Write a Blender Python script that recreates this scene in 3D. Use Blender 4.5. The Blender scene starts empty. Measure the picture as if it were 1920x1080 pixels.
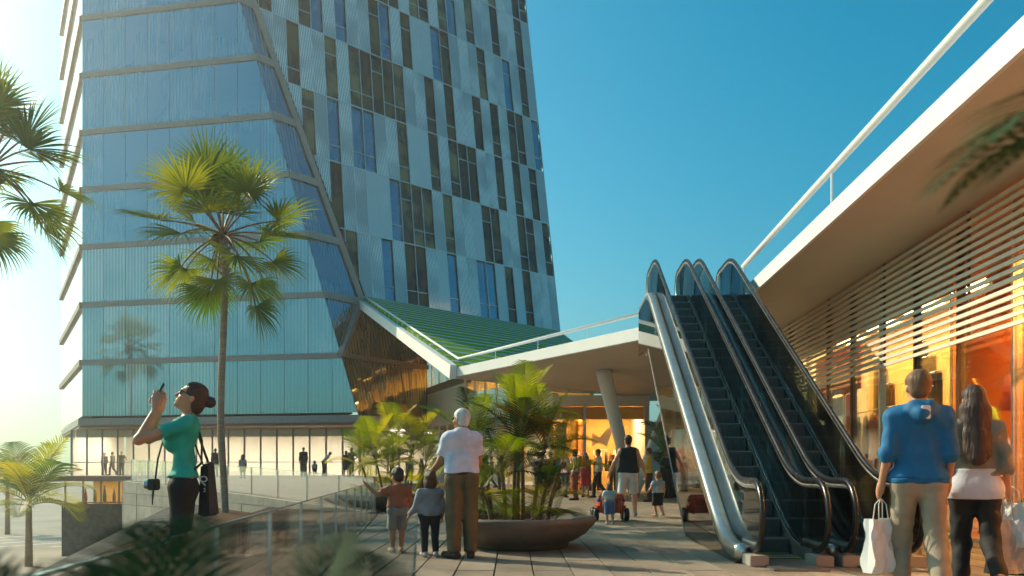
import bpy, bmesh, math, random
import numpy as np
from mathutils import Vector, Matrix, Quaternion
R = math.radians
random.seed(7); rng = np.random.default_rng(7)
scene = bpy.context.scene
col = scene.collection

# ------------------------------------------------------------------ camera, sky, sun, exposure
F = 1540.0; CAMH = 1.05; CX = 960.0; HY = 880.0        # calibrated from the photograph (1920 px wide)
cam = bpy.data.cameras.new("camera"); camo = bpy.data.objects.new("camera", cam); col.objects.link(camo)
cam.sensor_width = 36.0; cam.lens = F / 1920 * 36.0
cam.shift_y = (HY - 540) / 1920.0
cam.clip_start = 0.05; cam.clip_end = 6000
cam.dof.use_dof = True; cam.dof.focus_distance = 13.0; cam.dof.aperture_fstop = 4.0
camo.location = (0, 0, CAMH); camo.rotation_euler = (R(90), 0, 0)
scene.camera = camo

SUN_EL = 33.0
SUN_AZ = 58.0                                          # degrees to the left of straight ahead (+Y)
to_sun = Vector((-math.sin(R(SUN_AZ)) * math.cos(R(SUN_EL)), math.cos(R(SUN_AZ)) * math.cos(R(SUN_EL)), math.sin(R(SUN_EL))))
world = bpy.data.worlds.new("World"); scene.world = world; world.use_nodes = True
wn = world.node_tree; wn.nodes.clear()
sky = wn.nodes.new("ShaderNodeTexSky"); sky.sky_type = 'NISHITA'; sky.sun_disc = False
sky.sun_elevation = R(SUN_EL); sky.sun_rotation = R(-SUN_AZ)
sky.altitude = 0; sky.air_density = 1.0; sky.dust_density = 2.0; sky.ozone_density = 3.0
hs = wn.nodes.new("ShaderNodeHueSaturation"); hs.inputs["Hue"].default_value = .492; hs.inputs["Saturation"].default_value = 1.36
ti = wn.nodes.new("ShaderNodeMixRGB"); ti.blend_type = 'MULTIPLY'; ti.inputs[0].default_value = 1.0; ti.inputs[2].default_value = (.74, 1.13, 1.04, 1)
bg = wn.nodes.new("ShaderNodeBackground"); bg.inputs["Strength"].default_value = 0.122
wo = wn.nodes.new("ShaderNodeOutputWorld")
wn.links.new(sky.outputs[0], ti.inputs[1]); wn.links.new(ti.outputs[0], hs.inputs["Color"]); wn.links.new(hs.outputs[0], bg.inputs[0]); wn.links.new(bg.outputs[0], wo.inputs[0])
sun = bpy.data.lights.new("sun", 'SUN'); sun.energy = 5.0; sun.angle = R(0.5); sun.color = (1.0, 0.84, 0.60)
suno = bpy.data.objects.new("sun", sun); col.objects.link(suno); suno.location = (-30, 10, 40)
suno.rotation_euler = to_sun.to_track_quat('Z', 'Y').to_euler()
vs = scene.view_settings
vs.view_transform = 'Standard'; vs.look = 'None'; vs.gamma = 1.0; vs.use_curve_mapping = False; vs.exposure = 0.28
scene.cycles.use_denoising = True
scene.cycles.max_bounces = 9; scene.cycles.transparent_max_bounces = 20
scene.cycles.glossy_bounces = 4; scene.cycles.diffuse_bounces = 3; scene.cycles.transmission_bounces = 8
scene.cycles.sample_clamp_indirect = 6.0; scene.cycles.caustics_reflective = False; scene.cycles.caustics_refractive = False

# ------------------------------------------------------------------ helpers
def at(x, y, d):
    return Vector(((x - CX) / F * d, d, CAMH + (HY - y) / F * d))
def gnd(x, y, z=0.0):
    return at(x, y, (CAMH - z) * F / (y - HY))
UX, UY = math.sin(math.atan(87 / F)), math.cos(math.atan(87 / F))
def rb(s, t, z):                                        # frame of the arcade building and the escalators
    return Vector((UX * s + UY * t, UY * s - UX * t, z))
V = Vector

class MB:
    def __init__(self): self.v = []; self.f = []; self.m = []; self.uv = {}
    def add(self, vs, fs, mi=0):
        b = len(self.v); self.v += [tuple(p) for p in vs]
        for f in fs: self.f.append(tuple(i + b for i in f)); self.m.append(mi)
        return self
    def box(self, c, s, rot=None, mi=0):
        c = V(c); hx, hy, hz = s[0] / 2, s[1] / 2, s[2] / 2
        ps = [V((x, y, z)) for z in (-hz, hz) for x, y in ((-hx, -hy), (hx, -hy), (hx, hy), (-hx, hy))]
        if rot is not None: ps = [rot @ p for p in ps]
        return self.hexa([p + c for p in ps], mi)
    def hexa(self, p, mi=0):                            # 4 bottom points then 4 top points, both counter-clockwise
        return self.add(p, [(3, 2, 1, 0), (4, 5, 6, 7), (0, 1, 5, 4), (1, 2, 6, 5), (2, 3, 7, 6), (3, 0, 4, 7)], mi)
    def bar(self, a, b, w, h, up=V((0, 0, 1)), mi=0):   # rectangular bar from a to b
        a = V(a); b = V(b); d = (b - a).normalized(); s = d.cross(up)
        s = s.normalized() if s.length > 1e-6 else V((1, 0, 0)); u = s.cross(d).normalized()
        s = s * (w / 2); u = u * (h / 2)
        return self.hexa([a - s - u, a + s - u, b + s - u, b - s - u, a - s + u, a + s + u, b + s + u, b - s + u], mi)
    def prism(self, poly, vec, mi=0):
        n = len(poly); poly = [V(p) for p in poly]; vec = V(vec)
        nrm = V((0, 0, 0))
        for i in range(n): nrm += poly[i].cross(poly[(i + 1) % n])
        if nrm.dot(vec) > 0: poly = poly[::-1]
        fs = [tuple(range(n)), tuple(range(2 * n - 1, n - 1, -1))]
        fs += [((i + 1) % n, i, i + n, (i + 1) % n + n) for i in range(n)]
        return self.add(poly + [p + vec for p in poly], fs, mi)
    def quad(self, a, b, c, d, mi=0): return self.add([a, b, c, d], [(0, 1, 2, 3)], mi)
    def tube(self, pts, r, n=8, cap=True, mi=0, closed=False, sq=(1, 1), up=None):
        pts = [V(p) for p in pts]; N = len(pts)
        rs = r if isinstance(r, (list, tuple)) else [r] * N
        vs = []; prev = None
        for i, p in enumerate(pts):
            if closed: t = pts[(i + 1) % N] - pts[i - 1]
            else: t = pts[min(i + 1, N - 1)] - pts[max(i - 1, 0)]
            t = t.normalized() if t.length > 1e-9 else V((0, 0, 1))
            if up is not None:
                a = up - t * up.dot(t)
                a = a.normalized() if a.length > 1e-5 else V((1, 0, 0))
            elif prev is None:
                a = t.orthogonal().normalized()
            else:
                a = prev - t * prev.dot(t); a = a.normalized() if a.length > 1e-6 else t.orthogonal().normalized()
            prev = a; b = t.cross(a)
            for k in range(n):
                an = 2 * math.pi * k / n
                vs.append(p + (a * math.cos(an) * sq[0] + b * math.sin(an) * sq[1]) * rs[i])
        fs = []
        for i in range(N if closed else N - 1):
            j = (i + 1) % N
            for k in range(n):
                k2 = (k + 1) % n
                fs.append((i * n + k, i * n + k2, j * n + k2, j * n + k))
        if cap and not closed: fs += [tuple(range(n - 1, -1, -1)), tuple((N - 1) * n + k for k in range(n))]
        return self.add(vs, fs, mi)
    def lathe(self, prof, n=32, c=(0, 0, 0), mi=0):
        c = V(c); vs = []; fs = []
        for r, z in prof:
            for k in range(n):
                a = 2 * math.pi * k / n; vs.append(c + V((r * math.cos(a), r * math.sin(a), z)))
        for i in range(len(prof) - 1):
            for k in range(n):
                k2 = (k + 1) % n; fs.append((i * n + k, i * n + k2, (i + 1) * n + k2, (i + 1) * n + k))
        fs.append(tuple(range(n - 1, -1, -1))); fs.append(tuple((len(prof) - 1) * n + k for k in range(n)))
        return self.add(vs, fs, mi)
    def mesh(self, name, mats, smooth=False, uvdir=None, bevel=0):
        me = bpy.data.meshes.new(name); me.from_pydata(self.v, [], self.f)
        for m in (mats if isinstance(mats, (list, tuple)) else [mats]): me.materials.append(m)
        if any(self.m): me.polygons.foreach_set("material_index", self.m)
        if smooth is True: me.polygons.foreach_set("use_smooth", [True] * len(self.f))
        if bevel:
            bm = bmesh.new(); bm.from_mesh(me)
            bmesh.ops.bevel(bm, geom=list(bm.edges), offset=bevel, segments=2, affect='EDGES', clamp_overlap=True)
            bm.to_mesh(me); bm.free()
        if uvdir is not None:                           # planar uv in metres along two directions
            o, a, b = (V(x) for x in uvdir); l = me.uv_layers.new(name="UVMap")
            co = np.empty(len(me.vertices) * 3); me.vertices.foreach_get("co", co); co = co.reshape(-1, 3) - np.array(o)
            li = np.empty(len(me.loops), dtype=np.int32); me.loops.foreach_get("vertex_index", li)
            uv = np.stack([co @ np.array(a), co @ np.array(b)], 1)[li]
            l.data.foreach_set("uv", uv.ravel().astype(np.float32))
        me.update(); return me
    def build(self, name, mats, parent=None, smooth=False, uvdir=None, local=False, bevel=0, label=None):
        return link(name, self.mesh(name, mats, smooth, uvdir, bevel), parent, local, label)

def basis(o): return Matrix.Translation(o.location) @ o.rotation_euler.to_matrix().to_4x4() @ Matrix.Diagonal((*o.scale, 1))
def link(name, me, parent=None, local=False, label=None):
    o = bpy.data.objects.new(name, me); col.objects.link(o)
    if parent is not None:
        o.parent = parent
        if not local and parent.parent is None: o.matrix_parent_inverse = basis(parent).inverted()
    if label: o["label"] = label
    return o
def tag(o, label, cat, group=None):
    o["label"] = label; o["category"] = cat
    if group: o["group"] = group
    return o
def thing(name, label, cat, loc=(0, 0, 0), rz=0.0, group=None, sc=1.0):
    o = bpy.data.objects.new(name, None); col.objects.link(o); o.empty_display_size = 0.2
    o.location = loc; o.rotation_euler = (0, 0, rz); o.scale = (sc, sc, sc)
    return tag(o, label, cat, group)
def struct(o): o["kind"] = "structure"; return o
def copy_tree(o, parent=None):
    c = o.copy(); col.objects.link(c)
    if parent is not None: c.parent = parent
    for ch in list(o.children): copy_tree(ch, c)
    return c
def clip_poly(poly, p, n):                              # keep the side where dot(q-p, n) <= 0
    out = []; N = len(poly)
    for i in range(N):
        a, b = poly[i], poly[(i + 1) % N]; da = (a - p).dot(n); db = (b - p).dot(n)
        if da <= 0: out.append(a)
        if da * db < 0: out.append(a + (b - a) * (da / (da - db)))
    return out

# ------------------------------------------------------------------ materials (all procedural)
def nodes_of(name):
    m = bpy.data.materials.new(name); m.use_nodes = True
    nt = m.node_tree; nt.nodes.clear(); out = nt.nodes.new("ShaderNodeOutputMaterial")
    return m, nt, out
def N(nt, kind, **kw):
    n = nt.nodes.new("ShaderNode" + kind)
    for k, v in kw.items():
        if k in n.inputs.keys(): n.inputs[k].default_value = v
        else: setattr(n, k, v)
    return n
def rgba(c): return (c[0], c[1], c[2], 1.0)
def noise(nt, scale, detail=4, rough=.55, coord='Object', stretch=None, sep=None):
    tc = N(nt, "TexCoord"); src = tc.outputs[coord]
    if stretch:
        mp = N(nt, "Mapping"); mp.inputs["Scale"].default_value = stretch; nt.links.new(src, mp.inputs[0]); src = mp.outputs[0]
    t = N(nt, "TexNoise", Scale=scale, Detail=detail, Roughness=rough); nt.links.new(src, t.inputs["Vector"]); return t
def ramp(nt, src, stops):
    r = N(nt, "ValToRGB"); e = r.color_ramp.elements
    while len(e) < len(stops): e.new(0.5)
    for i, (p, c) in enumerate(stops): e[i].position = p; e[i].color = rgba(c)
    nt.links.new(src, r.inputs[0]); return r
def pbr(name, c, rough=.5, metal=0.0, var=.18, scale=3.0, bump=0.0, bscale=60, coord='Object', stretch=None, rnd=0.0, c2=None, spec=.5, bstretch=None):
    m, nt, out = nodes_of(name); b = N(nt, "BsdfPrincipled"); b.inputs["Metallic"].default_value = metal
    b.inputs["Specular IOR Level"].default_value = spec
    t = noise(nt, scale, 5, coord=coord, stretch=stretch)
    lo = c2 if c2 else tuple(x * (1 - var) for x in c); hi = c if c2 else tuple(min(1, x * (1 + var)) for x in c)
    r = ramp(nt, t.outputs[0], [(.3, lo), (.7, hi)]); csrc = r.outputs[0]
    if rnd:
        oi = N(nt, "ObjectInfo"); mr = N(nt, "MapRange"); mr.inputs["To Min"].default_value = 1 - rnd; mr.inputs["To Max"].default_value = 1 + rnd
        nt.links.new(oi.outputs["Random"], mr.inputs[0]); mx = N(nt, "VectorMath", operation='SCALE')
        nt.links.new(csrc, mx.inputs[0]); nt.links.new(mr.outputs[0], mx.inputs["Scale"]); csrc = mx.outputs[0]
    nt.links.new(csrc, b.inputs["Base Color"])
    rr = N(nt, "MapRange"); rr.inputs["To Min"].default_value = max(.02, rough * .8); rr.inputs["To Max"].default_value = min(1, rough * 1.2)
    nt.links.new(t.outputs[0], rr.inputs[0]); nt.links.new(rr.outputs[0], b.inputs["Roughness"])
    if bump:
        t2 = noise(nt, bscale, 4, coord=coord, stretch=bstretch); bp = N(nt, "Bump", Strength=bump, Distance=.02)
        nt.links.new(t2.outputs[0], bp.inputs["Height"]); nt.links.new(bp.outputs[0], b.inputs["Normal"])
    nt.links.new(b.outputs[0], out.inputs[0]); return m
def glass(name, tint=(.9, .96, .95), refl=1.0, rough=.0, base=.04):
    m, nt, out = nodes_of(name)
    tr = N(nt, "BsdfTransparent", Color=rgba(tint)); gl = N(nt, "BsdfGlossy", Color=(1, 1, 1, 1), Roughness=rough)
    fr = N(nt, "Fresnel", IOR=1.5)
    ma = N(nt, "Math", operation='MULTIPLY_ADD'); ma.inputs[1].default_value = refl; ma.inputs[2].default_value = base; ma.use_clamp = True
    t = noise(nt, .7, 2); mu = N(nt, "MapRange"); mu.inputs["To Min"].default_value = .85; mu.inputs["To Max"].default_value = 1.15
    nt.links.new(t.outputs[0], mu.inputs[0]); m2 = N(nt, "Math", operation='MULTIPLY')
    nt.links.new(fr.outputs[0], ma.inputs[0]); nt.links.new(ma.outputs[0], m2.inputs[0]); nt.links.new(mu.outputs[0], m2.inputs[1])
    mx = N(nt, "MixShader"); nt.links.new(m2.outputs[0], mx.inputs[0]); nt.links.new(tr.outputs[0], mx.inputs[1]); nt.links.new(gl.outputs[0], mx.inputs[2])
    nt.links.new(mx.outputs[0], out.inputs[0]); return m
def emit(name, c, s, var=.1, scale=2):
    m, nt, out = nodes_of(name); e = N(nt, "Emission", Strength=s); t = noise(nt, scale)
    r = ramp(nt, t.outputs[0], [(.3, tuple(x * (1 - var) for x in c)), (.7, c)])
    nt.links.new(r.outputs[0], e.inputs[0]); nt.links.new(e.outputs[0], out.inputs[0]); return m
def leaf(name, c1, c2, trans=.45, rough=.45, scale=1.2, tint=None):
    m, nt, out = nodes_of(name); t = noise(nt, scale, 3); oi = N(nt, "ObjectInfo")
    ad = N(nt, "Math", operation='MULTIPLY_ADD'); ad.inputs[1].default_value = .5; nt.links.new(oi.outputs["Random"], ad.inputs[0]); nt.links.new(t.outputs[0], ad.inputs[2])
    sb = N(nt, "Math", operation='SUBTRACT'); sb.inputs[1].default_value = .25; nt.links.new(ad.outputs[0], sb.inputs[0])
    r = ramp(nt, sb.outputs[0], [(.25, c1), (.75, c2)])
    b = N(nt, "BsdfPrincipled", Roughness=rough); nt.links.new(r.outputs[0], b.inputs["Base Color"])
    tl = N(nt, "BsdfTranslucent"); hsv = N(nt, "HueSaturation", Saturation=1.15, Value=1.5, Hue=.485)
    nt.links.new(r.outputs[0], hsv.inputs["Color"]); nt.links.new(hsv.outputs[0], tl.inputs[0])
    mx = N(nt, "MixShader"); mx.inputs[0].default_value = trans
    nt.links.new(b.outputs[0], mx.inputs[1]); nt.links.new(tl.outputs[0], mx.inputs[2]); nt.links.new(mx.outputs[0], out.inputs[0]); return m
def stripe_glass(name, dark, light, pitch, fill=.5, amt=.5, gloss=.5, gtint=(.75, .9, 1), curtain=None, rough=.03, dpitch=0, patch=.5):
    """facade pane: tinted reflecting glass over a vertically lined screen (uv in metres), presence varies per pane and in patches"""
    m, nt, out = nodes_of(name); uv = N(nt, "UVMap", uv_map="UVMap"); sx = N(nt, "SeparateXYZ"); nt.links.new(uv.outputs[0], sx.inputs[0])
    ml = N(nt, "Math", operation='MULTIPLY'); ml.inputs[1].default_value = 1.0 / pitch; nt.links.new(sx.outputs[0], ml.inputs[0])
    frc = N(nt, "Math", operation='FRACT'); nt.links.new(ml.outputs[0], frc.inputs[0])
    lt = N(nt, "Math", operation='LESS_THAN'); lt.inputs[1].default_value = fill; nt.links.new(frc.outputs[0], lt.inputs[0])
    oi = N(nt, "ObjectInfo")
    tn = N(nt, "TexNoise", Scale=patch, Detail=2); ad = N(nt, "VectorMath", operation='ADD')
    rv = N(nt, "VectorMath", operation='SCALE'); cv = N(nt, "CombineXYZ"); nt.links.new(oi.outputs["Random"], cv.inputs[2]); nt.links.new(cv.outputs[0], rv.inputs[0]); rv.inputs["Scale"].default_value = 30
    nt.links.new(uv.outputs[0], ad.inputs[0]); nt.links.new(rv.outputs[0], ad.inputs[1]); nt.links.new(ad.outputs[0], tn.inputs["Vector"])
    pr = N(nt, "MapRange"); pr.inputs["From Min"].default_value = .42; pr.inputs["From Max"].default_value = .58; nt.links.new(tn.outputs[0], pr.inputs[0])
    pm = N(nt, "Math", operation='MULTIPLY_ADD'); pm.inputs[1].default_value = .75; pm.inputs[2].default_value = .25; nt.links.new(pr.outputs[0], pm.inputs[0])
    am = N(nt, "Math", operation='MULTIPLY'); am.inputs[1].default_value = amt; nt.links.new(pm.outputs[0], am.inputs[0])
    fm = N(nt, "Math", operation='MULTIPLY'); nt.links.new(lt.outputs[0], fm.inputs[0]); nt.links.new(am.outputs[0], fm.inputs[1])
    cd = N(nt, "MixRGB"); cd.inputs[1].default_value = rgba(dark); cd.inputs[2].default_value = rgba(curtain or dark)
    nt.links.new(pr.outputs[0], cd.inputs[0])
    cm = N(nt, "MixRGB"); cm.inputs[2].default_value = rgba(light); nt.links.new(fm.outputs[0], cm.inputs[0]); nt.links.new(cd.outputs[0], cm.inputs[1])
    df = N(nt, "BsdfDiffuse"); nt.links.new(cm.outputs[0], df.inputs[0])
    gl = N(nt, "BsdfGlossy", Color=rgba(gtint), Roughness=rough)
    lw = N(nt, "Fresnel", IOR=1.6); gm = N(nt, "Math", operation='MULTIPLY_ADD'); gm.inputs[1].default_value = 1.0; gm.inputs[2].default_value = gloss; gm.use_clamp = True
    nt.links.new(lw.outputs[0], gm.inputs[0])
    iv = N(nt, "Math", operation='MULTIPLY_ADD'); iv.inputs[1].default_value = -.55; iv.inputs[2].default_value = 1.0; nt.links.new(fm.outputs[0], iv.inputs[0])
    g2 = N(nt, "Math", operation='MULTIPLY'); nt.links.new(gm.outputs[0], g2.inputs[0]); nt.links.new(iv.outputs[0], g2.inputs[1])
    mx = N(nt, "MixShader"); nt.links.new(g2.outputs[0], mx.inputs[0]); nt.links.new(df.outputs[0], mx.inputs[1]); nt.links.new(gl.outputs[0], mx.inputs[2])
    nt.links.new(mx.outputs[0], out.inputs[0]); return m

M = {}
M['slab'] = pbr("paving_stone", (.27, .225, .17), .8, var=.25, scale=1.3, bump=.35, bscale=90, rnd=.14, spec=.2)
M['safety'] = pbr("yellow_safety_edge", (.55, .45, .03), .6)
def stained(m, scale, dark, lo=.52, hi=.68, amt=.55):
    nt = m.node_tree; b = next(n for n in nt.nodes if n.type == 'BSDF_PRINCIPLED'); src = b.inputs["Base Color"].links[0].from_socket
    geo = N(nt, "NewGeometry"); t = N(nt, "TexNoise", Scale=scale, Detail=7, Roughness=.65); nt.links.new(geo.outputs["Position"], t.inputs["Vector"])
    r = N(nt, "MapRange"); r.inputs["From Min"].default_value = lo; r.inputs["From Max"].default_value = hi; r.inputs["To Max"].default_value = amt; nt.links.new(t.outputs[0], r.inputs[0])
    mx = N(nt, "MixRGB"); mx.inputs[2].default_value = rgba(dark); nt.links.new(r.outputs[0], mx.inputs[0]); nt.links.new(src, mx.inputs[1]); nt.links.new(mx.outputs[0], b.inputs["Base Color"])
stained(M['slab'], 1.1, (.13, .105, .08)); stained(M['slab'], 9.0, (.08, .07, .06), .62, .70, .5)
M['joint'] = pbr("paving_joint", (.035, .03, .027), .9)
M['lower'] = pbr("lower_paving", (.40, .36, .30), .9, var=.2, scale=.15, bump=.1, spec=.1)
M['timber'] = pbr("brown_decking", (.085, .038, .018), .85, var=.35, scale=2, stretch=(8, .6, 1), bump=.2, rnd=.15, spec=.12)
M['stone'] = pbr("limestone", (.40, .35, .27), .8, var=.22, scale=2.2, bump=.4, bscale=40, rnd=.1)
M['granite'] = pbr("grey_granite", (.11, .105, .095), .9, var=.35, scale=3, bump=.3, bscale=60, rnd=.15, spec=.08)
M['terr'] = pbr("terrace_paving", (.30, .20, .15), .8, var=.2, scale=1.5, bump=.2)
M['white'] = pbr("white_render", (.78, .77, .74), .55, var=.04, scale=.6, bump=.04, bscale=30)
M['soffit'] = pbr("soffit_board", (.58, .53, .45), .6, var=.05, scale=.4)
M['beam'] = pbr("grey_cladding", (.30, .27, .25), .5, var=.12, scale=6, bump=.15, bscale=200)
M['brownband'] = pbr("bronze_band", (.20, .12, .08), .5, var=.12)
M['core'] = pbr("dark_core", (.03, .035, .04), .6)
M['glassb'] = stripe_glass("blue_curtain_wall", (.012, .06, .085), (.62, .66, .58), .24, .42, .50, .46, (.62, .86, .95), (.02, .09, .11), rough=.012, patch=.16)
M['glassbl'] = stripe_glass('pale_curtain_wall', (.16, .25, .26), (.68, .76, .72), .24, .45, .8, .34, (.66, .88, .92), (.40, .50, .48), rough=.012, patch=.10)
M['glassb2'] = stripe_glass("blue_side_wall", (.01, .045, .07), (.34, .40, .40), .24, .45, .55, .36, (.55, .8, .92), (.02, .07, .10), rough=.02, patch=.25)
M['glassw'] = stripe_glass("sun_whitened_side_wall", (.55, .58, .58), (.8, .8, .78), .24, .5, .6, .25, (1, 1, 1), (.6, .6, .6))  # sun glare on the flank is put into this whitened pane colour
M['glassbr'] = stripe_glass("bronze_facet", (.05, .032, .008), (.42, .33, .12), .27, .5, .55, .16, (.9, .75, .45), (.12, .08, .02), rough=.04, patch=.35)
M['frit'] = stripe_glass("white_lined_panel", (.30, .32, .32), (.92, .91, .88), .135, .66, 1.0, .07, (.9, .97, 1), (.16, .2, .23), rough=.08, patch=.22)
M['frit2'] = stripe_glass("pale_screen_panel", (.55, .57, .57), (.90, .90, .88), .07, .55, .9, .07, (.9, .97, 1), (.34, .38, .4), rough=.08, patch=.22)
M['wdark'] = stripe_glass("dark_window", (.006, .007, .006), (.11, .09, .04), .135, .5, .7, .05, (.30, .38, .40), (.09, .065, .016), rough=.02, patch=.5)
M['wgold'] = stripe_glass("gold_curtain_window", (.02, .017, .008), (.34, .28, .14), .15, .5, .8, .08, (.30, .38, .40), (.21, .15, .045), rough=.02, patch=.5)  # gold streaks and patches mixed over a dark pane colour
M['wblue'] = stripe_glass("blue_window", (.012, .045, .075), (.25, .33, .37), .118, .4, .45, .30, (.6, .85, 1), (.04, .12, .17), rough=.02, patch=.5)
M['metal'] = pbr("white_metal", (.62, .64, .64), .35, .3, var=.05)
M['steel'] = pbr("brushed_steel", (.55, .57, .60), .22, 1.0, var=.06, scale=20)
M['steelm'] = pbr("satin_steel", (.62, .60, .57), .32, 1.0, var=.10, scale=3, stretch=(1, 1, 6))
M['mirror'] = pbr("bronze_mirror", (.17, .115, .07), .04, 1.0, var=.04, scale=1)
M['rubber'] = pbr("black_handrail", (.012, .010, .010), .28, var=.1)
M['step'] = pbr("escalator_step", (.13, .125, .115), .6, .0, var=.3, scale=30, stretch=(60, 1, 1))
M['comb'] = pbr("comb_plate", (.25, .24, .22), .4, .8)
M['block'] = pbr("newel_block", (.34, .30, .26), .6, var=.1)
M['glass'] = glass("clear_glass", (.94, .97, .96), .40, 0, .02)
M['glassg'] = glass("escalator_glass", (.70, .82, .80), .9, 0, .05)
M['shopglass'] = glass("shop_glass", (.96, .96, .94), .5, 0, .02)
M['grass'] = pbr("roof_planting", (.13, .30, .008), .85, var=.4, scale=6, bump=.5, bscale=120, spec=.05)
M['slat'] = pbr("roof_slat", (.40, .48, .52), .45, .1)
M['louvre'] = pbr("sunscreen_slat", (.74, .67, .54), .6, var=.05)
M['bowl'] = pbr("terracotta_concrete", (.165, .13, .105), .7, var=.15, scale=2.5, bump=.15, bscale=80)
M['soil'] = pbr("planter_soil", (.08, .055, .035), .95, var=.4, scale=20, bump=.6, bscale=40)
M['lobby'] = pbr("lobby_wall", (.72, .70, .60), .7, var=.05, scale=.3)
M['cream'] = pbr("cream_wall", (.72, .62, .42), .7, var=.08, scale=.5)
M['yellow'] = pbr("ochre_wall", (.66, .43, .12), .7, var=.15, scale=.6)
M['orange'] = pbr("orange_wall", (.80, .27, .015), .65, var=.12, scale=.8)
M['red'] = pbr("red_fabric", (.55, .03, .015), .7, var=.2)
M['wood'] = pbr("warm_wood", (.28, .12, .04), .5, var=.3, scale=4, stretch=(6, 6, .6))
M['darkw'] = pbr("dark_wood", (.05, .025, .012), .5, var=.3, scale=4)
M['gold'] = pbr("gilt", (.55, .36, .08), .35, .6, var=.2)
M['paper'] = pbr("white_paper", (.80, .79, .76), .7, var=.03)
M['black'] = pbr("black_plastic", (.012, .012, .012), .35, var=.1)
M['trunk'] = pbr("palm_trunk", (.40, .25, .16), .85, var=.3, scale=3, stretch=(1, 1, 7), bump=.6, bscale=10, bstretch=(1, 1, 6))
M['cane'] = pbr("areca_cane", (.24, .22, .06), .6, var=.4, scale=2, stretch=(1, 1, 5), c2=(.16, .07, .03))
M['fan'] = leaf("fan_frond", (.05, .11, .014), (.21, .23, .022), .50)
M['fanst'] = pbr("frond_stalk", (.22, .11, .03), .6, var=.3)
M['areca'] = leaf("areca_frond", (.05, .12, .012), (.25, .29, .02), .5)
M['arecay'] = leaf("sunlit_areca_frond", (.18, .25, .012), (.48, .42, .025), .5)  # yellower frond colour, mixed in at random
M['arecad'] = leaf("dark_frond", (.012, .032, .008), (.03, .065, .012), .12, rough=.9)  # near leaves' shade is put into this dark, barely translucent colour
M['dry'] = leaf("orange_dry_frond", (.16, .075, .015), (.26, .16, .025), .4)
M['lampw'] = emit("warm_ceiling_lamp", (1, .72, .33), 34)
M['lampc'] = emit("lobby_ceiling_lamp", (1, .94, .78), 32)
M['lampd'] = emit('dim_shop_lamp', (1, .72, .33), 9)
M['lampo'] = emit("amber_ceiling_lamp", (1, .50, .10), 60)
stained(M['soffit'], .25, (.40, .34, .26), .45, .7, .35); stained(M['louvre'], 2.0, (.45, .40, .32), .55, .7, .3); stained(M['white'], .8, (.55, .53, .48), .55, .75, .35); stained(M['bowl'], 3.0, (.08, .06, .05), .5, .7, .5)
def plain(name, c, rough=.75, var=.16, bump=.7, bscale=11): 
    k = "cloth_" + name
    if k not in M: M[k] = pbr(k, c, rough, var=var, scale=6, bump=bump, bscale=bscale, bstretch=(1, 1, .45))
    return M[k]
# ------------------------------------------------------------------ ground and plaza
LOW = -5.0
g = MB(); g.quad((-2500, -400, LOW), (2500, -400, LOW), (2500, 4500, LOW), (-2500, 4500, LOW))
struct(g.build("lower_plaza_ground", M['lower']))
for i in range(7):                                      # painted bay lines on the lower court
    a = V((-62 + i * 5.2, 58 + i * 1.2, LOW + .004)); b = a + V((14, 17, 0))
    m = MB(); s = V((.12, -.1, 0)); m.quad(a - s, a + s, b + s, b - s); struct(m.build("bay_line_marking", M['paper']))
def edge_x(d): return -1.0 - .112 * d                   # the glass balustrade runs along this line
pl = [V((edge_x(-14), -14, 0)), V((edge_x(19.75), 19.75, 0)), V((-7.7, 24, 0)), V((-9, 64, 0)), V((60, 64, 0)), V((60, -14, 0))]
plaza = struct(MB().prism([p + V((0, 0, -.03)) for p in pl], V((0, 0, LOW + .03 + .01))).build("plaza_floor", M['joint']))
SW, SL, GAP = .40, 1.92, .012
b = MB(); b.box((0, 0, -.0125), (SW - GAP, SL - GAP, .025)); slab_me = b.mesh("paving_slab", M['slab'], bevel=.004)
rest = MB(); cnt = 0
cutp = V((edge_x(0) + .03, 0, 0)); cutn = V((-1, -.112, 0)).normalized()
cells = []
for i in range(-11, 42):
    for j in range(-6, 24):
        x = i * SW + .02; y = 6.6 + j * SL + (SL * .5 if i % 2 else 0)
        cells.append((x, y))
for x, y in cells:
    hw, hl = (SW - GAP) / 2, (SL - GAP) / 2
    q = [V((x - hw, y - hl, -.025)), V((x + hw, y - hl, -.025)), V((x + hw, y + hl, -.025)), V((x - hw, y + hl, -.025))]
    k = y; vis = 7.0 < y < 19.3 and abs(x) / y < .66 and x < 7.6
    cross = any((p - cutp).dot(cutn) > 0 for p in q)
    if y > 19 and x < -2.9: continue
    if cross:
        q = clip_poly(q, cutp, cutn)
        if len(q) < 3: continue
    if vis and cnt < 298:
        cnt += 1
        if cross: MB().prism(q, V((0, 0, .025))).build("paving_slab", M['slab'], plaza)
        else:
            o = link("paving_slab", slab_me, plaza); o.location = (x, y, random.uniform(-.002, .0015))
    else: rest.prism(q, V((0, 0, .024)))
o = rest.build("further_paving", M['slab'], plaza); o["kind"] = "stuff"

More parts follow.
